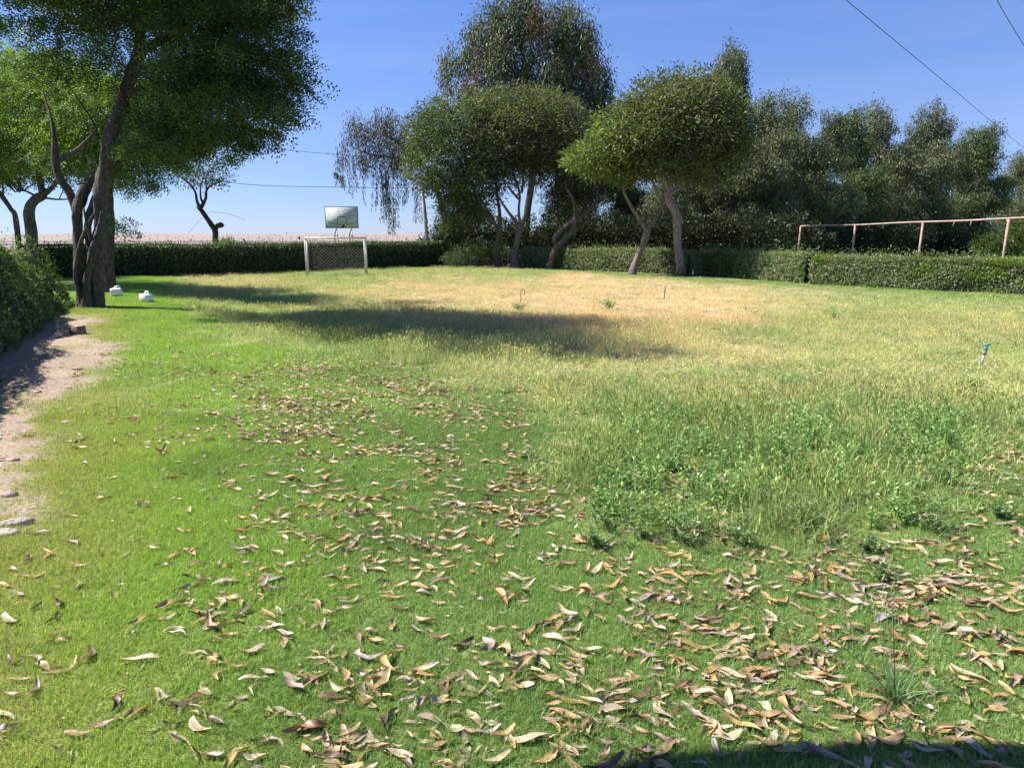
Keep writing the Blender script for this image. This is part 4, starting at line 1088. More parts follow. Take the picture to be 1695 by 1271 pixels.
# dry bush and green tuft on top of the back hedge
def dry_bush():
    q = at(300, 400, 52); b = Vector((q.x, 52, float(H(q.x, 52))))
    root = empty('dry_bush', b, 'reddish dry leafless bush behind the back hedge, left of the lopped tree', 'bush')
    r = np.random.default_rng(120); mb = MB()
    for k in range(90):
        a = r.uniform(0, 6.28); L = r.uniform(.8, 2.1); e = r.uniform(.3, 1.3)
        d = np.array([math.cos(a) * math.cos(e) * 1.6, math.sin(a) * math.cos(e) * .5, math.sin(e)])
        p = [np.array(b) + d * L * t + np.array([r.normal(0, .08), r.normal(0, .08), -0.25 * t * t * L * .4]) * t for t in np.linspace(0, 1, 6)]
        mb.tube(p, np.linspace(.016, .006, 6), n=4, col=np.array((0.32, 0.19, 0.13)) * r.uniform(.7, 1.2), cap=False)
        for _ in range(3):
            o = p[r.integers(2, 5)]; dd = d * .3 + r.normal(0, .25, 3)
            mb.tube([o, o + dd * .6, o + dd], [.008, .006, .004], n=3, col=(0.34, 0.22, 0.15), cap=False)
    for (x1, z1, x2, z2) in ((.5, 2.0, 2.2, 3.5), (2.2, 3.5, 4.6, 2.9)):
        mb.tube([np.array(b) + np.array([x1, 0, z1]), np.array(b) + np.array([(x1 + x2) / 2, 0, (z1 + z2) / 2 + .15]), np.array(b) + np.array([x2, 0, z2])], [.01, .01, .008], n=4, col=(0.3, 0.2, 0.14), cap=False)
    mb.build('twigs', M_BARK, root)
dry_bush()
shrub('bush', 'yellow green bush on the back hedge at the foot of the lopped tree', 376, 404, 44, [(0, 0, 1.35, .9, .5, .42)], 0.10, 120, [(0.15, 0.20, 0.05)], 121)

# ------------------------------------------------------------------ goal
def goal():
    a = G(510, 456); bb = G(607, 457)
    a = Vector((a.x, 37.6, 0)); x1 = at(607, 456, 37.4).x
    Wd = x1 - a.x; zg = float(H(a.x + Wd / 2, 37.6))
    root = empty('football_goal', (a.x + Wd / 2, 37.5, zg), 'small white metal goal frame with net in front of the shaded hedge', 'goal', )
    c = np.array(root.location); h = 1.84; hw = Wd / 2; dp = 0.75
    def T(name, pts, r, mat=M_WHITE, n=8):
        m = MB(); m.tube([c + np.array(p) for p in pts], r, n=n); return m.build(name, mat, root, smooth=True)
    T('post', [(-hw, 0, -.05), (-hw, 0, h)], .040); T('post', [(hw, 0, -.05), (hw, 0, h)], .040)
    T('crossbar', [(-hw - .05, 0, h), (hw + .05, 0, h)], .040)
    T('back_stay', [(-hw - .12, dp, 0), (-hw - .12, dp, h - .12)], .045); T('back_stay', [(hw - .22, dp, 0), (hw - .22, dp, h - .12)], .045)
    T('side_bar', [(-hw, 0, h), (-hw - .12, dp, h - .12)], .035); T('side_bar', [(hw, 0, h), (hw - .22, dp, h - .12)], .035)
    T('ground_bar', [(-hw - .1, dp, .03), (hw - .22, dp, .03)], .03)
    m = MB(); s = 0.17
    x0, x1_, z1 = -hw - .1, hw - .2, h * .74
    for k in np.arange(-z1, (x1_ - x0) + z1, s):
        for sg in (1, -1):
            p0 = [x0 + k, 0.0]; p1 = [x0 + k + z1, z1]
            xa, xb = max(p0[0], x0), min(p1[0], x1_)
            if xb <= xa: continue
            za, zb = xa - p0[0], xb - p0[0]
            if sg < 0: za, zb = z1 - za, z1 - zb
            m.tube([c + np.array([xa, dp, za]), c + np.array([xb, dp, zb])], .0045 if sg > 0 else .0015, n=3, cap=False, col=(.5, .48, .43))
    net = m.build('net', M_TINT, root); net['kind'] = 'stuff'
goal()

# ------------------------------------------------------------------ basketball backboard
def backboard():
    Y = 42.5
    tl = at(537, 342, Y); br = at(594, 378, Y); w_ = br.x - tl.x; h_ = tl.z - br.z
    cx = (tl.x + br.x) / 2; cz = (tl.z + br.z) / 2; gz = float(H(cx, Y))
    root = empty('basketball_hoop', (cx, Y, gz), 'weathered grey basketball backboard on bent white poles behind the back hedge', 'basketball backboard')
    rz = -0.06
    m = MB(); m.box((cx, Y, cz), (w_, .04, h_), rz=rz); bd = m.build('board', M_BOARD, root)
    def Q(u, v, off=.028):
        return np.array([cx + u * math.cos(rz) + off * math.sin(rz) * 1.0, Y + u * math.sin(rz) - off * math.cos(rz), cz + v])
    def bar(m, u0, v0, u1, v1, t, col, off=.026):
        du, dv = u1 - u0, v1 - v0; L = math.hypot(du, dv); nu, nv = -dv / L * t / 2, du / L * t / 2
        m.add([Q(u0 + nu, v0 + nv, off), Q(u1 + nu, v1 + nv, off), Q(u1 - nu, v1 - nv, off), Q(u0 - nu, v0 - nv, off)], [[0, 1, 2, 3]], col=col)
    m = MB(); g = (.12, .13, .14)
    for (a, b, c_, d) in ((-w_ / 2, h_ / 2 - .02, w_ / 2, h_ / 2 - .02), (-w_ / 2, -h_ / 2 + .02, w_ / 2, -h_ / 2 + .02), (-w_ / 2 + .02, -h_ / 2, -w_ / 2 + .02, h_ / 2), (w_ / 2 - .02, -h_ / 2, w_ / 2 - .02, h_ / 2)): bar(m, a, b, c_, d, .04, (.2, .21, .22), .03)
    m.build('frame', M_TINT, bd)
    m = MB()
    u0, u1, v0, v1 = -.24, .26, -.36, .03
    bar(m, u0, v0, u0, v1, .035, g); bar(m, u1, v0, u1, v1, .035, g); bar(m, u0, v1, u1, v1, .035, g, .027)
    m.build('target_square', M_TINT, bd)
    m = MB(); r = np.random.default_rng(5)
    for k in range(40):
        u = r.uniform(-w_ / 2 + .1, w_ / 2 - .35); v = r.uniform(-.1, h_ / 2 - .08); L = r.uniform(.05, .28)
        bar(m, u, v, u + L, v + r.normal(0, .008), .012, (.16, .17, .18), .0235 + k * .0001)
    for k in range(16):
        u = -w_ / 2 + .08 + k * .05; v = -.18 - .22 * (k / 16) ** .6; bar(m, u, v, u + .07, v - .02, .03, (.2, .22, .24), .0285 + k * .0001)
    for k in range(16):
        u = w_ / 2 - .1 - k * .055; v = -.30 - .10 * (k / 16) ** .5; bar(m, u - .07, v, u, v + .01, .025, (.2, .22, .24), .0305 + k * .0001)
    pk = m.build('peeling_marks', M_TINT, bd); pk['kind'] = 'stuff'
    m = MB(); m.box(tuple(Q(.02, -h_ / 2 + .09, .06)), (.24, .08, .13), rz=rz, col=(.02, .02, .02)); m.build('rim_bracket', M_BLACK, bd)
    for sx in (-.42, .42):
        m = MB(); zb = cz - h_ / 2
        p, rr = smooth_path([(cx + sx - .18, Y + .75, gz - .05), (cx + sx - .18, Y + .72, zb - .55), (cx + sx - .1, Y + .5, zb - .25), (cx + sx + .12, Y + .06, zb + .05)], [.045] * 4, 6)
        m.tube(p, rr, n=8); m.build('pole', M_WHITE, root, smooth=True)
        m = MB(); m.tube([(cx + sx + .03, Y + .8, gz - .05), (cx + sx - .02, Y + .6, zb - .12)], .035, n=8); m.build('brace', M_WHITE, root, smooth=True)
M_BOARD = solid_mat('weathered_board', (0.52, 0.565, 0.55), 1.0, nscale=16, noise=0.10, spec=0.05)
backboard()

# ------------------------------------------------------------------ leaning pole, far posts, fence, small sheds
def pole():
    Y = 47; b = at(709, 412, Y); t = at(701, 335, Y); t2 = b + (t - b) * 1.6
    gz = float(H(b.x, Y)); b0 = b + (b - t) * ((b.z - gz + .1) / (t.z - b.z))
    root = empty('utility_pole', b0, 'pale slightly leaning concrete pole behind the right end of the back hedge', 'pole')
    m = MB(); m.tube([b0, t2], [.13, .10], n=12); m.build('shaft', M_CONC, root, smooth=True)
    m = MB(); m.box(tuple(t2 + Vector((0, 0, -.3))), (1.2, .1, .1), col=(.3, .28, .25)); m.build('crossarm', M_TINT, root)
pole()
q = at(668, 412, 50); q1 = at(673, 394, 50)
m = MB(); gz = float(H(q.x, 50)); m.tube([(q.x - .25, 50, gz - .05), q1], [.04, .035], n=8); o = m.build('leaning_stake', M_WHITE, None, smooth=True)
tag(o, 'thin white leaning stake just left of the pale pole', 'stake')
for px, lab in ((403, 'black topped marker post at the far roadside, near the lopped tree'), (495, 'black topped marker post at the far roadside, left of the goal')):
    Y = 165; q = at(px, 390, Y); gz = float(H(q.x, Y)); hh = 2.0 if px == 495 else 1.5
    root = empty('marker_post', (q.x, Y, gz), lab, 'marker post', 'roadside marker posts')
    m = MB(); m.box((q.x, Y, gz + hh * .3), (.3, .15, hh * .6)); m.build('shaft', M_WHITE, root)
    m = MB(); m.box((q.x, Y, gz + hh * .8), (.34, .18, hh * .4 - .01)); m.build('cap', M_BLACK, root)
def far_fence():
    Y = 205; x0 = at(410, 388, Y).x; x1 = at(735, 388, Y).x
    root = empty('wire_fence', (x0, Y, float(H(x0, Y))), 'thin wire fence with slender posts along the desert beyond the road', 'fence')
    r = np.random.default_rng(9)
    for k, x in enumerate(np.arange(x0, x1, 2.9)):
        gz = float(H(x, Y)); h = 2.2 * r.uniform(.85, 1.35)
        m = MB(); m.tube([(x, Y, gz - .1), (x + r.normal(0, .08), Y, gz + h)], .05, n=5, col=(.42, .34, .3)); m.build('post', M_TINT, root)
    m = MB()
    for z in (.6, 1.2, 1.8): m.tube([(x, Y, float(H(x, Y)) + z) for x in np.linspace(x0, x1, 30)], .02, n=4, col=(.4, .35, .32), cap=False)
    m.build('wire', M_TINT, root)
far_fence()
def guard():
    Y = 190; xs = np.linspace(-230, -24, 70)
    root = empty('guard_rail', (-120, Y, float(H(-120, Y))), 'low dark guard rail along the far side of the road', 'guard rail')
    m = MB(); m.tube([(x, Y, float(H(x, Y)) + .62) for x in xs], .12, n=6, col=(.20, .17, .17)); m.build('rail', M_TINT, root)
    m = MB()
    for x in np.arange(-230, -24, 4): m.box((x, Y + .2, float(H(x, Y)) + .3), (.14, .14, .7), col=(.2, .18, .17))
    o = m.build('posts', M_TINT, root); o['kind'] = 'stuff'
guard()
for (px, py, w_, h_, Y, lab, col) in ((229, 391, 8, 4, 420, 'tiny pale hut on the desert skyline at the left', (.45, .42, .40)), (700, 394, 7, 5, 230, 'tiny pale box hut beyond the fence, left of the pale pole', (.42, .42, .44)), (393, 402, 24, 3.2, 196, 'long low pale block beside the road', (.55, .53, .5))):
    q = at(px, py, Y); s = Y / FPX; gz = float(H(q.x, Y))
    root = empty('desert_hut' if h_ > 3.5 else 'concrete_block', (q.x, Y, gz), lab, 'hut' if h_ > 3.5 else 'block')
    m = MB(); hh = max(q.z + h_ * s / 2 - gz, h_ * s); m.box((q.x, Y, gz + hh / 2), (w_ * s, w_ * s * .5, hh), col=col); m.build('wall', M_TINT, root)
    m = MB(); m.box((q.x, Y, gz + hh + .06), (w_ * s * 1.06, w_ * s * .54, .11), col=np.array(col) * .7); m.build('roof', M_TINT, root)

# power lines
def wire(name, pts, r, label):
    m = MB(); p, rr = smooth_path(pts, [r] * len(pts), 10); m.tube(p, rr, n=5); o = m.build(name, M_WIRE); tag(o, label, 'cable', 'overhead power cables')
wire('power_cable', [at(1330, -62, 16), at(1400, 0, 19), at(1560, 133, 28), at(1695, 245, 40), at(1800, 322, 60)], .009, 'long overhead cable crossing the sky at upper right')
wire('power_cable', [at(1610, -80, 14), at(1650, 0, 17), at(1695, 76, 22), at(1760, 180, 32)], .008, 'short overhead cable at the top right corner')
wire('power_cable', [at(-100, 240, 60), at(200, 268, 60), at(385, 303, 60), at(560, 310, 60), at(760, 312, 60)], .02, 'lower thin cable across the sky above the backboard')
wire('power_cable', [at(150, 215, 60), at(430, 244, 60), at(560, 256, 60), at(700, 262, 60)], .018, 'upper thin cable across the sky left of the weeping tree')

# ------------------------------------------------------------------ rusty pipe frame on the right
def pipe_frame():
    P = [(14.5, 38.0), (15.58, 34.35), (16.66, 30.7), (17.7, 27.0), (18.8, 23.4)]
    tops = [2.0, 2.02, 2.08, 2.14, 2.2]
    root = empty('pipe_railing', (P[1][0], P[1][1], float(H(*P[1]))), 'rusty brown pipe frame standing behind the right hedge', 'pipe frame')
    pts = []
    for k, ((x, y), zt) in enumerate(zip(P, tops)):
        gz = float(H(x, y)); m = MB()
        m.tube([(x - .10, y, gz - .1), (x - .03, y, gz + 1.2), (x, y, zt)], [.045, .045, .045], n=8); m.build('post', M_RUST, root, smooth=True)
        pts.append((x, y, zt + .02))
        if k in (2, 3):
            m = MB(); m.tube([(x + .12, y + .3, zt), (x + .03, y + .02, zt - .22)], .02, n=6); m.build('stub', M_RUST, root, smooth=True)
    m = MB(); p, rr = smooth_path(pts, [.034] * 5, 5); p = [np.array(q) + np.array([0, 0, .010 * math.sin(k * .9)]) for k, q in enumerate(p)]
    m.tube(p, rr, n=8); m.build('top_rail', M_RAIL, root, smooth=True)
    for t in (.16, .22):
        i = int(t * len(p)) + 9; m = MB(); a = p[i]; m.tube([a, a + np.array([-.05, 0, -.2])], .018, n=6); m.build('stub', M_RUST, root)
    for k, (x, y) in enumerate(P[:3]):
        gz = float(H(x, y)); hgt = 1.5 if k != 1 else 1.25
        r2 = empty('vine', (x, y, gz), ['leafy vine climbing the leftmost pipe post', 'reddish vine at the foot of the second pipe post', 'leafy vine climbing the third pipe post'][k], 'vine', 'vines on the pipe posts')
        foliage('foliage', [(x - .05, y, gz + hgt * .6, .16 + .05 * k, .16, hgt * .45), (x, y, gz + 1.0, .3, .25, .25)], r2, M_HEDGE, 60, 10, .09, .08, .035, .1, [(0.10, 0.14, 0.04), (0.18, 0.11, 0.06)] if k == 1 else [(0.11, 0.16, 0.045)], 130 + k)
pipe_frame()

# ------------------------------------------------------------------ white jugs, stones, sprinklers
M_JUG = None
def jug_mat():
    m, t, N, L = new_mat('milky_plastic'); out = N.new('ShaderNodeOutputMaterial'); p = N.new('ShaderNodeBsdfPrincipled')
    p.inputs['Base Color'].default_value = (.82, .83, .82, 1); p.inputs['Roughness'].default_value = .35; p.inputs['Subsurface Weight'].default_value = .3
    L.new(p.outputs[0], out.inputs['Surface']); return m
M_JUG = jug_mat()
def jug(px, py, label, L, rz, R=.17, tip=False):
    b = G(px, py)
    root = empty('plastic_jug', b, label, 'plastic jug', 'white plastic jugs lying on the lawn')
    import bmesh
    bm = bmesh.new(); bmesh.ops.create_cube(bm, size=1)
    bmesh.ops.subdivide_edges(bm, edges=bm.edges, cuts=5, use_grid_fill=True)
    for v in bm.verts:
        c = v.co.copy(); n = c.normalized() * .56; q = c.lerp(n, .45)
        q.x *= L; q.y *= R * 1.75; q.z *= R * 1.45
        q += Vector((0, 0, .015 * math.sin(c.x * 17 + c.y * 6) + .02 * math.sin(c.y * 9)))
        v.co = q
    me = bpy.data.meshes.new('body'); bm.to_mesh(me); bm.free()
    me.transform(__import__('mathutils').Matrix.Rotation(rz, 4, 'Z'))
    me.transform(__import__('mathutils').Matrix.Translation(b + Vector((0, 0, R * .82))))
    link('body', me, M_JUG, root, smooth=True)
    d = np.array([math.cos(rz), math.sin(rz), 0]); c = np.array(b) + np.array([0, 0, R * 1.0])
    m = MB(); m.tube([c + d * L * .44, c + d * L * .58], .035, n=10); m.build('neck', M_JUG, root, smooth=True)
    m = MB(); p, rr = smooth_path([c + d * L * .38 + np.array([0, 0, R * .55]), c + d * L * .25 + np.array([0, 0, R * 1.05]), c - d * L * .05 + np.array([0, 0, R * 1.0]), c - d * L * .15 + np.array([0, 0, R * .6])], [.018] * 4, 5)
    m.tube(p, rr, n=7); m.build('handle', M_JUG, root, smooth=True)
jug(193, 491, 'boxy white plastic jug lying beside the second left trunk', .34, .3, .16)
jug(243, 500, 'rounded white plastic jug lying on the grass, farther from the trunk', .36, -.5, .15)

def stone(name, px, py, size, label, col, seed, cat='stone', rz=0, group=None):
    import bmesh
    r = random.Random(seed); b = G(px, py)
    bm = bmesh.new(); bmesh.ops.create_icosphere(bm, subdivisions=3, radius=1)
    for v in bm.verts:
        n = v.co.copy(); k = 1 + .25 * (float(vnoise(n.x * 2 + seed, n.y * 2 + n.z * 3, seed)) - .5) + .1 * (float(vnoise(n.x * 6 + seed, n.y * 6 + n.z * 5, seed)) - .5)
        v.co = Vector((n.x * size[0], n.y * size[1], max(n.z, -.4) * size[2])) * k
    me = bpy.data.meshes.new(name); bm.to_mesh(me); bm.free()
    o = link(name, me, solid_mat('stone_%d' % seed, col, .9, noise=.35, nscale=12, bump=.6, bscale=30), None, smooth=True)
    o.location = b + Vector((0, 0, size[2] * .15)); o.rotation_euler.z = rz
    tag(o, label, cat, group)
stone('stone', 28, 868, (.10, .035, .035), 'long pale stone at the left edge beside the path, farther of two', (.52, .44, .36), 1, rz=.25)
stone('stone', 10, 884, (.08, .045, .03), 'short pale stone at the left edge beside the path, nearer of two', (.48, .40, .33), 2, rz=-.1)
stone('stone', 415 / 1.0, 480, (.01, .01, .01), 'x', (.4, .4, .4), 3) if False else None
def stump():
    b = G(131, 553); r = np.random.default_rng(3)
    root = empty('tree_stump', b, 'small cut grey tree stump on the bare soil below the twisted tree', 'stump')
    m = MB(); m.tube([b + Vector((0, 0, -.05)), b + Vector((0, 0, .05)), b + Vector((.01, 0, .15))], [.14, .115, .105], n=14, col=(.30, .23, .18), flute=.25); m.build('bark', M_BARK, root, smooth=False)
    m = MB(); m.tube([b + Vector((.01, 0, .15)), b + Vector((.01, 0, .156))], .1, n=14, col=(.48, .40, .32)); m.build('cut_face', M_TINT, root)
stump()
for k, (px, py, s) in enumerate(((128, 612, .07), (60, 650, .06), (22, 762, .05), (110, 700, .05), (14, 820, .06))):
    stone('stone', px, py, (s, s * .7, s * .45), ['flat pale stone on the dry grass beside the path shade', 'small stone in the hedge shade on the path', 'small stone on the sunlit dirt at the left edge', 'small stone on dry grass right of the path', 'small stone in the dirt above the two long stones'][k], (.42, .34, .28), 20 + k, group='small stones by the path')

def sprinkler(px, py, top, label, kind):
    b = G(px, py); Y = b.y; h = (py - top) * Y / FPX
    root = empty('sprinkler', b, label, 'sprinkler', 'sprinkler risers in the field')
    if kind == 'loop':
        m = MB(); p, rr = smooth_path([b, b + Vector((0, 0, h * .8)), b + Vector((.05, 0, h)), b + Vector((.12, 0, h * .9)), b + Vector((.13, 0, h * .55))], [.013] * 5, 6); m.tube(p, rr, n=7, col=(.12, .11, .09)); m.build('riser', M_TINT, root, smooth=True)
        m = MB(); m.tube([b + Vector((0, 0, -.02)), b + Vector((0, 0, h * .45))], .022, n=8, col=(.35, .3, .22)); m.build('sleeve', M_TINT, root)
    else:
        lean = Vector((h * .18 if kind == 'big' else .02, 0, 0))
        m = MB(); m.tube([b + Vector((0, 0, -.02)), b + lean * .6 + Vector((0, 0, h * .6))], .02 if kind == 'big' else .016, n=8, col=(.62, .60, .60) if kind == 'big' else (.1, .1, .1)); m.build('riser', M_TINT, root, smooth=True)
        m = MB(); m.tube([b + lean * .55 + Vector((0, 0, h * .55)), b + lean * .72 + Vector((0, 0, h * .72))], .030, n=8, col=(.30, .20, .16)); m.build('collar', M_TINT, root, smooth=True)
        m = MB(); m.tube([b + lean * .72 + Vector((0, 0, h * .72)), b + lean * .95 + Vector((0, 0, h * .97))], [.026, .022], n=8, col=(.10, .32, .30) if kind == 'big' else (.25, .55, .50)); m.build('nozzle', M_TINT, root, smooth=True)
        m = MB(); m.box(tuple(b + lean + Vector((.0, 0, h * .985))), (.07, .03, .03), col=(.12, .35, .38)); m.build('arm', M_TINT, root)
        if kind == 'big':
            m = MB(); m.tube([b + lean * .5 + Vector((0, 0, h * .5)), b + Vector((-.12, 0, h * .2))], .006, n=5, col=(.6, .6, .5)); m.build('tie_wire', M_TINT, root)
        else:
            m = MB(); m.tube([b + Vector((0, 0, .02)), b + Vector((-.15, 0, .03)), b + Vector((-.3, 0, .01))], .012, n=6, col=(.1, .1, .1)); m.build('hose', M_TINT, root)
sprinkler(862, 500, 479, 'dark hooked sprinkler pipe in the dry grass, leftmost of three', 'loop')
sprinkler(1099, 496, 474, 'small green topped sprinkler riser in the dry grass, middle of three', 'small')
sprinkler(1622, 608, 569, 'teal headed white sprinkler riser at right, nearest of three', 'big')

# ------------------------------------------------------------------ single plants in the field
def plant(name, label, px, py, h, nst, leaf, cols, seed, group=None, kind='weed'):
    b = G(px, py); mb = MB()
    if kind == 'weed': weed_mesh(mb, seed, h, nst, leaf, cols)
    else:
        blades(mb, nst, 0.03, h * .5, h, .006, 1.0, cols, seg=4, square=False, seed=seed)
    o = mb.build(name, leaf_mat(name + '_%d' % seed, .35, .04, .45)); o.location = b
    tag(o, label, 'weed' if kind == 'weed' else 'grass tuft', group)
    return o
WC = [(0.16, 0.25, 0.075), (0.21, 0.31, 0.10), (0.12, 0.19, 0.06)]
WG = 'broad leaved weeds in the unmown grass'
wl = [(985, 905, .20, 14, 'leafy dark weed at the front left corner of the unmown patch'), (1010, 880, .24, 14, 'bushy weed just behind the corner weed of the unmown patch'), (1060, 890, .20, 12, 'weed beside the leaf pile, front edge of the unmown patch'), (1130, 900, .22, 14, 'weed with dark shade at its foot, centre front of the unmown patch'),
      (1230, 905, .18, 12, 'low weed behind the pinkish leaf pile'), (1330, 870, .22, 14, 'weed amid tan leaves, right of centre in the unmown patch'), (1540, 880, .24, 16, 'rounded leafy weed right of the unmown patch'), (1560, 800, .24, 16, 'weed growing midway up the right side of the grass'), (1660, 860, .22, 14, 'light green weed near the right edge'),
      (1460, 960, .14, 12, 'small weed standing alone in front of the unmown patch'), (1440, 915, .16, 12, 'weed behind the small solitary weed'), (870, 760, .12, 10, 'small weed among leaves left of the unmown patch'), (1100, 780, .24, 14, 'tall weed in the middle of the unmown patch'), (1380, 780, .24, 14, 'weed behind a pale twig on the right'),
      (940, 640, .22, 12, 'yellowish weed at the rear left of the unmown patch'), (1010, 512, .45, 22, 'solitary green weed in the dry grass between the sprinklers'), (858, 514, .38, 18, 'green weed at the foot of the hooked sprinkler pipe'), (1600, 660, .3, 16, 'pale weed below the teal headed sprinkler'), (1380, 410 + 120, .35, 14, 'green weed in the dry grass at right')]
r_w = np.random.default_rng(8).uniform(.6, 1.15, len(wl))
for k, (px, py, h, ns, lab) in enumerate(wl):
    plant('weed_plant', lab, px, py, h * r_w[k], ns + 3, .030 if h < .28 else .06, WC, 300 + k, WG)
b = G(1482, 1162)
root = empty('grass_tuft', b, 'pale green grass tuft with tall seed stalks among leaves at lower right', 'grass tuft')
mb = MB(); blades(mb, 120, 0.035, .07, .17, .0055, 1.15, [(0.16, 0.26, 0.10), (0.20, 0.31, 0.13), (0.12, 0.21, 0.07)], seg=4, square=False, seed=400)
M_TUFT = leaf_mat('tuft', .35, .04, .45)
mb.add(np.zeros((3, 3)), None, [[0, 1, 2]]); mb.v = [v + np.array(b) for v in mb.v]; mb.build('blades', M_TUFT, root)
for (px, py) in ((1460, 960), (1440, 995), (1556, 1038), (1395, 1070), (1475, 975)):
    e = at(px, py, b.y + .02) if py > 1000 else at(px, py, b.y + .12)
    m = MB(); p, rr = smooth_path([b, b.lerp(e, .5) + Vector((0, 0, .015)), e], [.0022, .0018, .0012], 6); m.tube(p, rr, n=4, col=(.22, .33, .14), cap=False)
    for q in p[-5:]:
        qq = np.array(q); m.tube([qq, qq + np.array([.006, 0, .014]), qq + np.array([.008, 0, .026])], [.001, .004, .001], n=4, col=(.42, .45, .30), cap=False)
    m.build('seed_stalk', M_TUFT, root)

# ------------------------------------------------------------------ fallen leaves
def leaf_geo(a, b, width, curl, twist, fold, bend, lift, rng, ns=9):
    """strip leaf from a to b lying on the ground"""
    a = np.array(a); b = np.array(b); L = np.linalg.norm(b - a); d = (b - a) / max(L, 1e-6)
    side = np.array([-d[1], d[0], 0]); side /= max(np.linalg.norm(side), 1e-6); up = np.array([0, 0, 1.0])
    ts = np.linspace(0, 1, ns); V = []
    for t in ts:
        wv = (width * rng.uniform(.82, 1.12)) * (math.sin(math.pi * min(1, t * 0.92 + 0.02)) ** 0.75) * (1 - 0.25 * t) * .62 + .0008
        c = a + d * L * t + side * bend * L * math.sin(math.pi * t) + up * (lift + L * curl * (1 - math.sin(math.pi * t)) * .5 + L * .04 * math.sin(t * 7 + twist))
        th = twist * (t - .5) * 2
        s_ = side * math.cos(th) + up * math.sin(th); n_ = np.cross(d, s_)
        V += [c - s_ * wv + n_ * wv * fold, c, c + s_ * wv + n_ * wv * fold]
    F = []
    for k in range(ns - 1):
        q = 3 * k; F += [[q, q + 1, q + 4, q + 3], [q + 1, q + 2, q + 5, q + 4]]
    V = np.array(V)
    # keep it resting on the grass
    gz = H(V[:, 0], V[:, 1]) + 0.014
    V[:, 2] += np.max(np.minimum(gz - V[:, 2], 0)) if False else (gz[len(gz) // 2] - rng.uniform(0, .012) - V[:, 2].min())
    return V, F

TONES = {'tan': (.47, .31, .15), 'pale cream': (.56, .44, .29), 'pinkish': (.45, .30, .24), 'dark brown': (.15, .085, .045), 'golden tan': (.52, .33, .13), 'lilac grey': (.46, .36, .34), 'reddish brown': (.30, .14, .07)}
TN = list(TONES); TW = [.32, .26, .11, .10, .14, .03, .04]

HL = []   # (x1,y1,x2,y2,tone or None)
def zl(ox, oy, s, items):
    for it in items:
        HL.append((ox + it[0] * s, oy + it[1] * s, ox + it[2] * s, oy + it[3] * s, it[4] if len(it) > 4 else None))
C_, P_, B_, L_, T_, R_ = 'pale cream', 'pinkish', 'dark brown', 'lilac grey', 'golden tan', 'reddish brown'
zl(0, 900, .2918, [(285,270,355,240,C_),(395,215,430,275,C_),(425,270,485,235,C_),(50,280,140,310,P_),(170,390,240,350,B_),(25,415,130,462,C_),(265,545,355,495,R_),(155,895,210,795,L_),(460,700,512,610,B_),(50,660,125,690),(125,680,205,715),(205,695,275,740),(270,715,355,700,B_),(870,140,980,130,R_),(1070,130,1180,125,R_),(850,35,940,30,C_),(1045,60,1145,45),(1030,200,1170,215,B_),(925,515,1050,495,C_),(1030,285,1075,310,P_),(1180,335,1245,388,C_),(1300,345,1375,375),(1120,450,1210,445,C_),(1100,630,1175,640),(1160,640,1245,675),(1275,715,1400,720),(1350,785,1515,775),(1440,870,1480,800,C_),(885,840,900,920,C_),(905,850,990,870,P_),(945,935,1020,930,B_),(990,990,1075,920,C_),(1095,1000,1200,1075,C_),(815,1085,920,1035,C_),(920,1040,1040,1035,B_),(965,1070,1020,1140,P_),(1285,870,1410,890,P_),(1060,905,1230,880,R_),(1165,1200,1230,1220,C_),(0,1080,50,1075,P_),(80,355,165,330),(255,465,330,395,B_),(60,140,100,165,P_),(130,120,165,75,C_),(0,235,60,260,T_),(300,330,350,380,P_)])
zl(450, 900, .2918, [(20,255,90,235),(25,370,70,420,C_),(195,1060,420,970,P_),(0,940,170,985,C_),(330,930,370,1000,T_),(395,1040,420,1150,P_),(300,1080,350,1180,C_),(465,640,635,640,L_),(530,500,610,520,P_),(500,550,650,575,T_),(680,570,760,595,R_),(720,620,770,770,T_),(75,770,180,740,C_),(330,700,385,740),(375,750,410,830),(315,640,360,590),(300,665,385,650),(580,745,605,715,C_),(400,880,470,930),(470,930,570,890,R_),(770,750,935,760,T_),(715,920,820,870,L_),(780,975,815,880,C_),(670,1020,720,965,C_),(905,825,1000,880),(890,930,970,880,P_),(1010,215,1065,255,T_),(1085,170,1180,195,T_),(820,280,905,305,P_),(1090,280,1160,310),(1270,270,1330,370,T_),(1290,330,1420,300,T_),(1195,560,1260,625,L_),(1265,590,1325,665,T_),(1310,560,1320,620,T_),(1030,620,1145,560,B_),(1120,860,1185,850,C_),(1185,840,1280,895,C_),(1215,960,1300,930,C_),(1160,1020,1290,1040,C_),(1140,1100,1300,1060,L_),(1240,1140,1380,1080,T_),(1310,1090,1380,1180,T_),(1085,1080,1115,1170,P_),(900,1080,965,1120,T_),(840,1135,950,1130,C_),(1225,1200,1270,1155,C_),(830,1160,870,1180,R_),(500,1180,600,1160),(600,1160,700,1150,T_),(470,1271,550,1180,T_),(390,1271,410,1230,C_),(980,1210,1005,1180),(1280,180,1370,210,C_),(1195,70,1320,80,T_),(1490,600,1542,670),(745,800,870,830),(970,650,1005,680,P_),(700,790,800,800),(740,850,830,840),(860,890,900,830,B_),(1130,660,1200,655,R_),(1340,690,1410,700),(1040,760,1080,840),(1090,740,1170,800,P_),(1270,190,1370,215,C_),(1360,480,1430,500),(1400,520,1465,590,T_),(780,480,860,520,B_),(870,500,915,520,C_),(270,400,290,330,T_),(290,420,350,400,R_),(360,410,455,380,P_),(180,100,240,65,C_),(120,130,200,125,B_)])
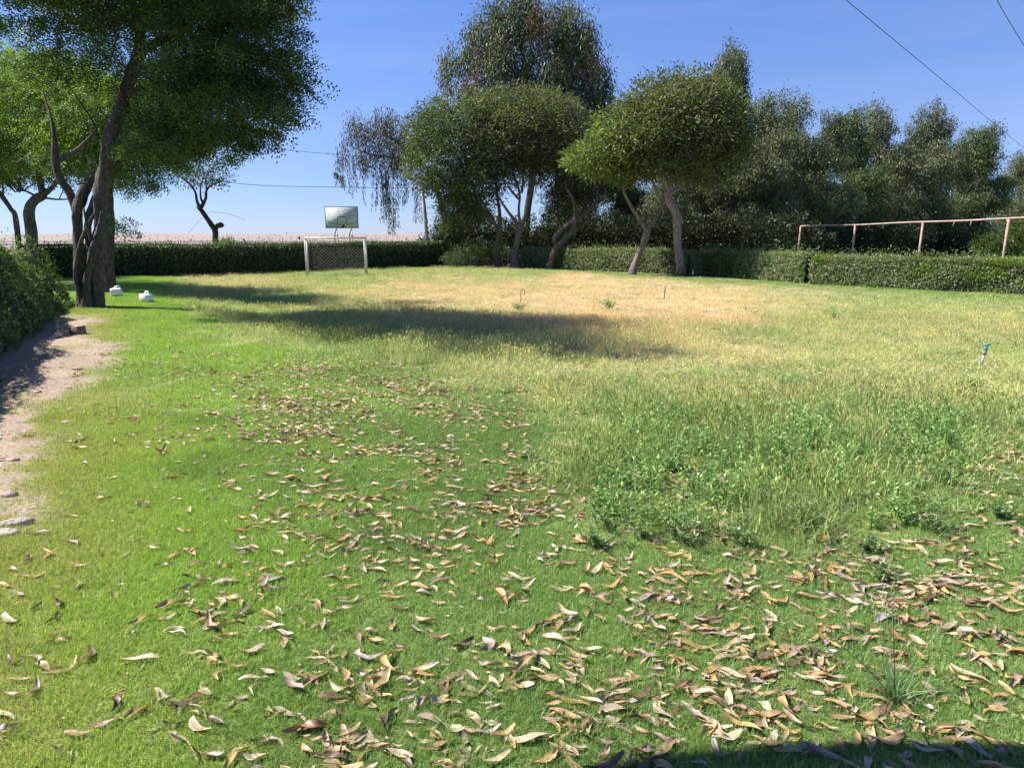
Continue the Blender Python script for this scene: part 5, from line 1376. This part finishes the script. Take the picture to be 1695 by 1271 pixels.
zl(900, 900, .292, [(125,35,240,45),(345,55,400,15,P_),(715,40,825,60,T_),(780,75,915,100,T_),(450,110,505,75,P_),(60,150,190,125),(330,115,400,190,T_),(410,140,485,160),(355,95,425,115,T_),(290,260,430,230,T_),(170,275,290,300,T_),(310,310,380,360),(395,290,460,350),(205,240,290,300,T_),(550,270,650,300),(630,270,770,370,P_),(735,255,830,275),(810,290,845,325,T_),(785,185,920,190),(960,180,1060,140,T_),(1085,180,1220,215,C_),(1020,250,1110,280,C_),(710,160,760,170),(100,525,210,480,C_),(235,440,300,380,T_),(280,420,350,450),(410,390,520,390),(415,415,500,470,P_),(500,470,570,540,T_),(570,460,640,420,L_),(645,430,800,490,T_),(845,430,915,400),(900,435,1015,435),(830,475,940,520,T_),(1010,520,1165,565),(920,530,1050,510),(735,560,990,600,T_),(780,590,870,630,T_),(620,560,690,610),(545,640,690,700,P_),(630,710,715,775,T_),(695,620,800,700),(730,670,815,720,T_),(960,665,1110,630,C_),(1080,600,1190,625,T_),(1110,620,1165,685),(850,730,985,830,T_),(990,740,1130,795,C_),(760,780,860,815),(975,870,1065,840,T_),(205,610,290,645,T_),(310,650,400,660,T_),(410,620,470,665,T_),(0,600,110,640,T_),(155,680,230,720,T_),(130,740,195,765,C_),(205,700,220,765,C_),(75,770,120,840,C_),(455,735,530,805,C_),(380,700,400,780,B_),(380,790,470,810,P_),(215,820,260,895,T_),(460,905,570,905,L_),(305,950,380,905),(20,945,110,970,C_),(275,1000,370,1030,P_),(375,1040,500,1090,P_),(350,990,430,1020,R_),(240,1000,260,1085,C_),(10,1030,90,1090,T_),(70,1130,160,1080,T_),(810,1000,1010,1110,C_),(840,970,950,1050,P_),(700,1030,770,1070,C_),(780,1050,830,1020,P_),(955,1120,1020,1250,L_),(915,1210,950,1255,C_),(1010,1085,1080,1085,C_),(1145,970,1250,1010,T_),(1250,1010,1290,1085,C_),(1205,730,1260,780,C_),(1230,745,1340,730,T_),(1310,770,1350,840,T_),(1240,550,1310,610,T_),(1260,620,1370,640,T_),(1300,660,1360,720,C_),(1225,380,1320,440),(300,1270,390,1240,T_),(470,1250,495,1210),(0,1220,200,1220,B_),(700,455,760,420),(520,640,560,620),(1130,190,1160,215,P_),(1200,260,1280,310,P_),(1280,330,1300,380,T_)])
zl(1295, 900, .292, [(545,50,630,105,T_),(640,70,710,90,T_),(755,20,850,100,C_),(60,170,130,240,T_),(240,130,300,190,T_),(295,150,385,205,T_),(185,290,345,310,P_),(300,100,400,105,T_),(130,80,240,110,P_),(380,250,470,240,C_),(630,255,715,285,C_),(820,400,925,460,R_),(760,370,840,380,T_),(780,260,910,270),(280,480,380,520,T_),(380,515,565,530,T_),(250,460,330,610,T_),(320,575,520,555,T_),(590,500,690,580,R_),(470,400,605,430),(210,610,290,640,L_),(45,630,180,735,P_),(80,645,150,600,C_),(470,710,525,710,T_),(980,580,1090,610,T_),(1080,620,1245,710,T_),(935,730,1100,800,T_),(1100,800,1200,810,T_),(965,840,1085,850,T_),(1100,840,1190,890,T_),(1190,890,1280,870,T_),(1220,800,1340,890,T_),(1250,740,1310,800,T_),(1090,520,1210,530,P_),(1190,500,1230,580,L_),(1170,640,1280,640,C_),(1280,530,1370,590,P_),(740,900,890,980,L_),(930,860,1050,920,L_),(870,930,930,890,T_),(790,800,850,870,P_),(520,940,620,900,P_),(460,1030,540,1045,T_),(540,1020,605,1080,T_),(610,960,710,1030,T_),(640,940,780,1000,T_),(790,990,870,980,T_),(390,890,480,840),(0,985,130,1070,C_),(130,1050,200,1010,T_),(210,1030,315,1065,T_),(0,1070,100,1075,T_),(155,1090,205,1160,C_),(405,1100,470,1105,R_),(970,1020,1140,1090,C_),(1040,1090,1140,1120,T_),(1000,1110,1180,1240,L_),(1200,1180,1370,1210,L_),(1080,990,1200,1040,P_),(1200,1040,1280,1060,R_),(20,1150,80,1220,L_),(80,1170,200,1190,L_),(330,1250,520,1260,P_),(1205,940,1330,1000,C_),(1350,1000,1370,1060,T_),(460,470,560,500,R_),(730,620,790,690,T_),(760,600,900,610,R_),(600,690,680,660,T_)])

def build_fallen():
    r = np.random.default_rng(77)
    recs = []
    for (x1, y1, x2, y2, tone) in HL:
        a = G(x1, y1); b = G(x2, y2)
        L = (b - a).length
        if L < .02: continue
        if L > .20:
            m = (a + b) / 2; a = m + (a - m) * (.20 / L); b = m + (b - m) * (.20 / L); L = .2
        recs.append((np.array(a), np.array(b), tone or TN[r.choice(7, p=np.array(TW) / sum(TW))], L, 1))
    # scattered ones: density on the ground read off the photograph
    n = 0; want = 11500
    tries = 0
    while n < want and tries < 60:
        tries += 1
        m = 4000
        y = r.uniform(1.9, 20, m) ** 1.0; x = r.uniform(-1, 1, m) * (0.72 * y + .3)
        z = H(x, y); px, py = proj(x, y, z)
        d = np.zeros(m)
        d = np.maximum(d, 1.0 * blob(px, py, 640, 690, 260, 75, .5))
        d = np.maximum(d, .75 * blob(px, py, 800, 800, 330, 90, .5))
        d = np.maximum(d, .42 * blob(px, py, 900, 960, 480, 100, .4))
        d = np.maximum(d, .95 * blob(px, py, 1350, 960, 420, 60, .4))
        d = np.maximum(d, .55 * blob(px, py, 1640, 740, 120, 60, .5))
        d = np.maximum(d, .5 * blob(px, py, 1300, 780, 400, 140, .5))
        d = np.maximum(d, .50 * blob(px, py, 1350, 1120, 480, 160, .4))
        d = np.maximum(d, .35 * blob(px, py, 700, 1130, 300, 140, .4))
        d = np.maximum(d, .8 * blob(px, py, 620, 620, 240, 30, .5))
        d = np.maximum(d, .05 + .30 * sstep(60, 480, px)); d = np.where(py < 585, d * .2, d)
        d = np.maximum(d, .5 * blob(px, py, 1500, 540, 250, 25, .6))
        cl = sstep(.42, .66, fbm(x * 1.6, y * 1.6, 88) * .6 + .4 * fbm(x * 5, y * 5, 89))
        d = d * (.38 + 1.2 * cl)
        k = (r.random(m) < d * .65) & (px > -20) & (px < 1720) & (py < 1300)
        # leave the hand placed foreground mostly as it is
        k &= ~((py > 900) & (r.random(m) < .15))
        k &= ~((px < 420) & (py > 640) & (r.random(m) < .25))
        for q in np.where(k)[0]:
            L = float(np.clip(r.normal(.08, .034), .025, .16)); th = r.normal(0, .75) + (math.pi if r.random() < .5 else 0)
            dx, dy = math.cos(th) * L / 2, math.sin(th) * L / 2
            a = np.array([x[q] - dx, y[q] - dy, z[q]]); b = np.array([x[q] + dx, y[q] + dy, z[q]])
            recs.append((a, b, TN[r.choice(7, p=np.array(TW) / sum(TW))], L, 0)); n += 1
            if n >= want: break
    # sort by apparent size
    def app(rc): m = (rc[0] + rc[1]) / 2; return rc[3] / math.hypot(m[0], m[1], CAMZ) + (1 if rc[4] else 0)
    recs.sort(key=app, reverse=True)
    stuff = MB(); used = {}
    for i, (a, b, tone, L, hand) in enumerate(recs):
        curl = float(np.clip(r.normal(.12, .20), -.05, .7)); twist = float(r.normal(0, 1.0)); bend = float(r.normal(0, .15)); fold = float(r.uniform(.1, .9))
        wid = float(np.clip(L * r.uniform(.15, .27), .008, .028))
        zm = zones(np.array([a[0]]), np.array([a[1]])); lift = .0
        V, F = leaf_geo(a, b, wid, curl, twist, fold, bend, lift, r, ns=9 if i < 300 else 6)
        base = np.array(TONES[tone]) * r.uniform(.8, 1.15)
        c = np.tile(base, (len(V), 1)); c[1::3] *= .82
        t_ = np.repeat(np.linspace(0, 1, len(V) // 3), 3); c *= (1 - .3 * (t_ > .85) * r.random())[:, None]
        if i < 300:
            m = MB(); m.add(V - np.array([a[0], a[1], a[2]]), F, None, c)
            o = m.build('fallen_leaf', M_FALLEN, None, smooth=True); o.location = tuple(a)
            mid = (a + b) / 2; px, py = proj(mid[0], mid[1], mid[2]); px = float(px); py = float(py)
            xa, ya = proj(a[0], a[1], a[2]); xb, yb = proj(b[0], b[1], b[2]); ang = math.degrees(math.atan2(-(yb - ya), xb - xa)) % 180
            ori = 'lying sideways' if ang < 18 or ang > 162 else ('rising rightwards' if ang < 70 else ('pointing away' if ang < 110 else 'falling rightwards'))
            size = 'long' if L > .125 else ('short' if L < .075 else 'medium')
            shp = 'curled' if curl > .22 else ('twisted' if abs(twist) > .9 else ('curved' if abs(bend) > .13 else 'flattish'))
            near = [(1482, 1150, 'the grass tuft', 95), (28, 875, 'the long stones', 90), (990, 900, 'the corner weed', 60), (1460, 950, 'the solitary small weed', 60)]
            loc = None
            for (nx, ny, nm, nr) in near:
                if math.hypot(px - nx, py - ny) < nr: loc = 'beside ' + nm
            if loc is None:
                rows = ['lawn middle', 'below the weeds', 'lower lawn', 'near the bottom', 'bottom edge']
                ri = 0 if py < 900 else (1 if py < 990 else (2 if py < 1080 else (3 if py < 1180 else 4)))
                cols_ = ['far left', 'left', 'left of centre', 'centre', 'right of centre', 'right', 'far right']
                loc = rows[ri] + ', ' + cols_[min(6, max(0, int(px / 1695 * 7)))]
            lab = '%s %s %s leaf %s, %s' % (size, shp, tone, ori, loc)
            used.setdefault(lab, []).append((py, o))
            tag(o, lab, 'fallen leaf', 'dead leaves fallen on the lawn')
        else:
            stuff.add(V, F, None, c)
    for lab, os_ in used.items():
        os_.sort(key=lambda t: -t[0])
        if len(os_) > 1:
            words_ = {2: ['nearer of two', 'farther of two'], 3: ['nearest of three', 'middle of three', 'farthest of three']}.get(len(os_), ['%s nearest' % w_ for w_ in ('', 'second', 'third', 'fourth', 'fifth', 'sixth', 'seventh', 'eighth')])
            for (q, o), ww in zip(os_, words_): o['label'] = lab + ', ' + ww.strip()
    o = stuff.build('fallen_leaves', M_FALLEN, None, smooth=True); tag(o, 'many small dead leaves scattered over the lawn', kind='stuff')
    # twigs
    for k, (x1, y1, x2, y2, lab) in enumerate(((279, 1218, 330, 1271, 'thin pale curved stem at the bottom left'), (314, 1173, 344, 1202, 'thin yellow stem among leaves at the lower left'), (1335, 1130, 1380, 1158, 'dry brown twig left of the grass tuft'), (1350, 765, 1400, 768, 'pale broken stick lying in the weeds at right'), (505, 860, 590, 856, 'pale dry stalk among leaves in the left centre'), (900, 940, 1015, 935, 'long thin dry stem arching over leaves at centre'))):
        a = G(x1, y1); b = G(x2, y2); h = .02
        m = MB(); p, rr = smooth_path([a + Vector((0, 0, h)), a.lerp(b, .5) + Vector((.01, .012, h * 1.6)), b + Vector((0, 0, h))], [.0035, .003, .002], 6)
        m.tube(p, np.array(rr) * (2.2 if k == 3 else 1), n=5, col=(.5, .4, .24)); o = m.build('twig', M_BARK, None, smooth=True); tag(o, lab, 'twig', 'dry twigs on the lawn')
build_fallen()

# ------------------------------------------------------------------ unseen gum tree, added so its limb throws the band of shade at the bottom
def added_shade_tree():
    b = Vector((-6.8, 2.0, float(H(-6.8, 2.0))))
    root = empty('gum_tree', b, 'added gum tree outside the frame whose limb shades the bottom of the lawn', 'tree')
    mb = MB()
    p, rr = smooth_path([b - Vector((0, 0, .1)), b + Vector((.1, .1, 1.8)), b + Vector((0, .2, 3.2)), b + Vector((-.8, .1, 4.6)), b + Vector((-2.0, -.3, 6.2)), b + Vector((-3, -.6, 8))], [.24, .2, .18, .13, .09, .04], 6)
    mb.tube(p, rr, n=10, col=BARK_W, flute=.1)
    p2, r2 = smooth_path([b + Vector((0, .2, 3.1)), b + Vector((1.7, -.15, 3.4)), b + Vector((3.35, -.10, 3.55)), b + Vector((3.85, .42, 3.6)), b + Vector((4.6, .58, 3.65)), b + Vector((5.9, .57, 3.7)), b + Vector((7.2, .5, 3.8))], [.12, .10, .07, .06, .075, .085, .04], 6)  # limb bent so that its shadow runs along the bottom edge
    mb.tube(p2, r2, n=8, col=BARK_W)
    mb.build('trunk', M_BARK, root, smooth=True)
    foliage('crown', [(b.x - 3, b.y - .9, b.z + 6.6, 1.6, 1.3, 1.5), (b.x - 3.4, b.y - .9, b.z + 8, 1.5, 1.3, 1.3)], root, M_EUC, 260, 14, .4, .16, .03, .8, palE, 500)
added_shade_tree()
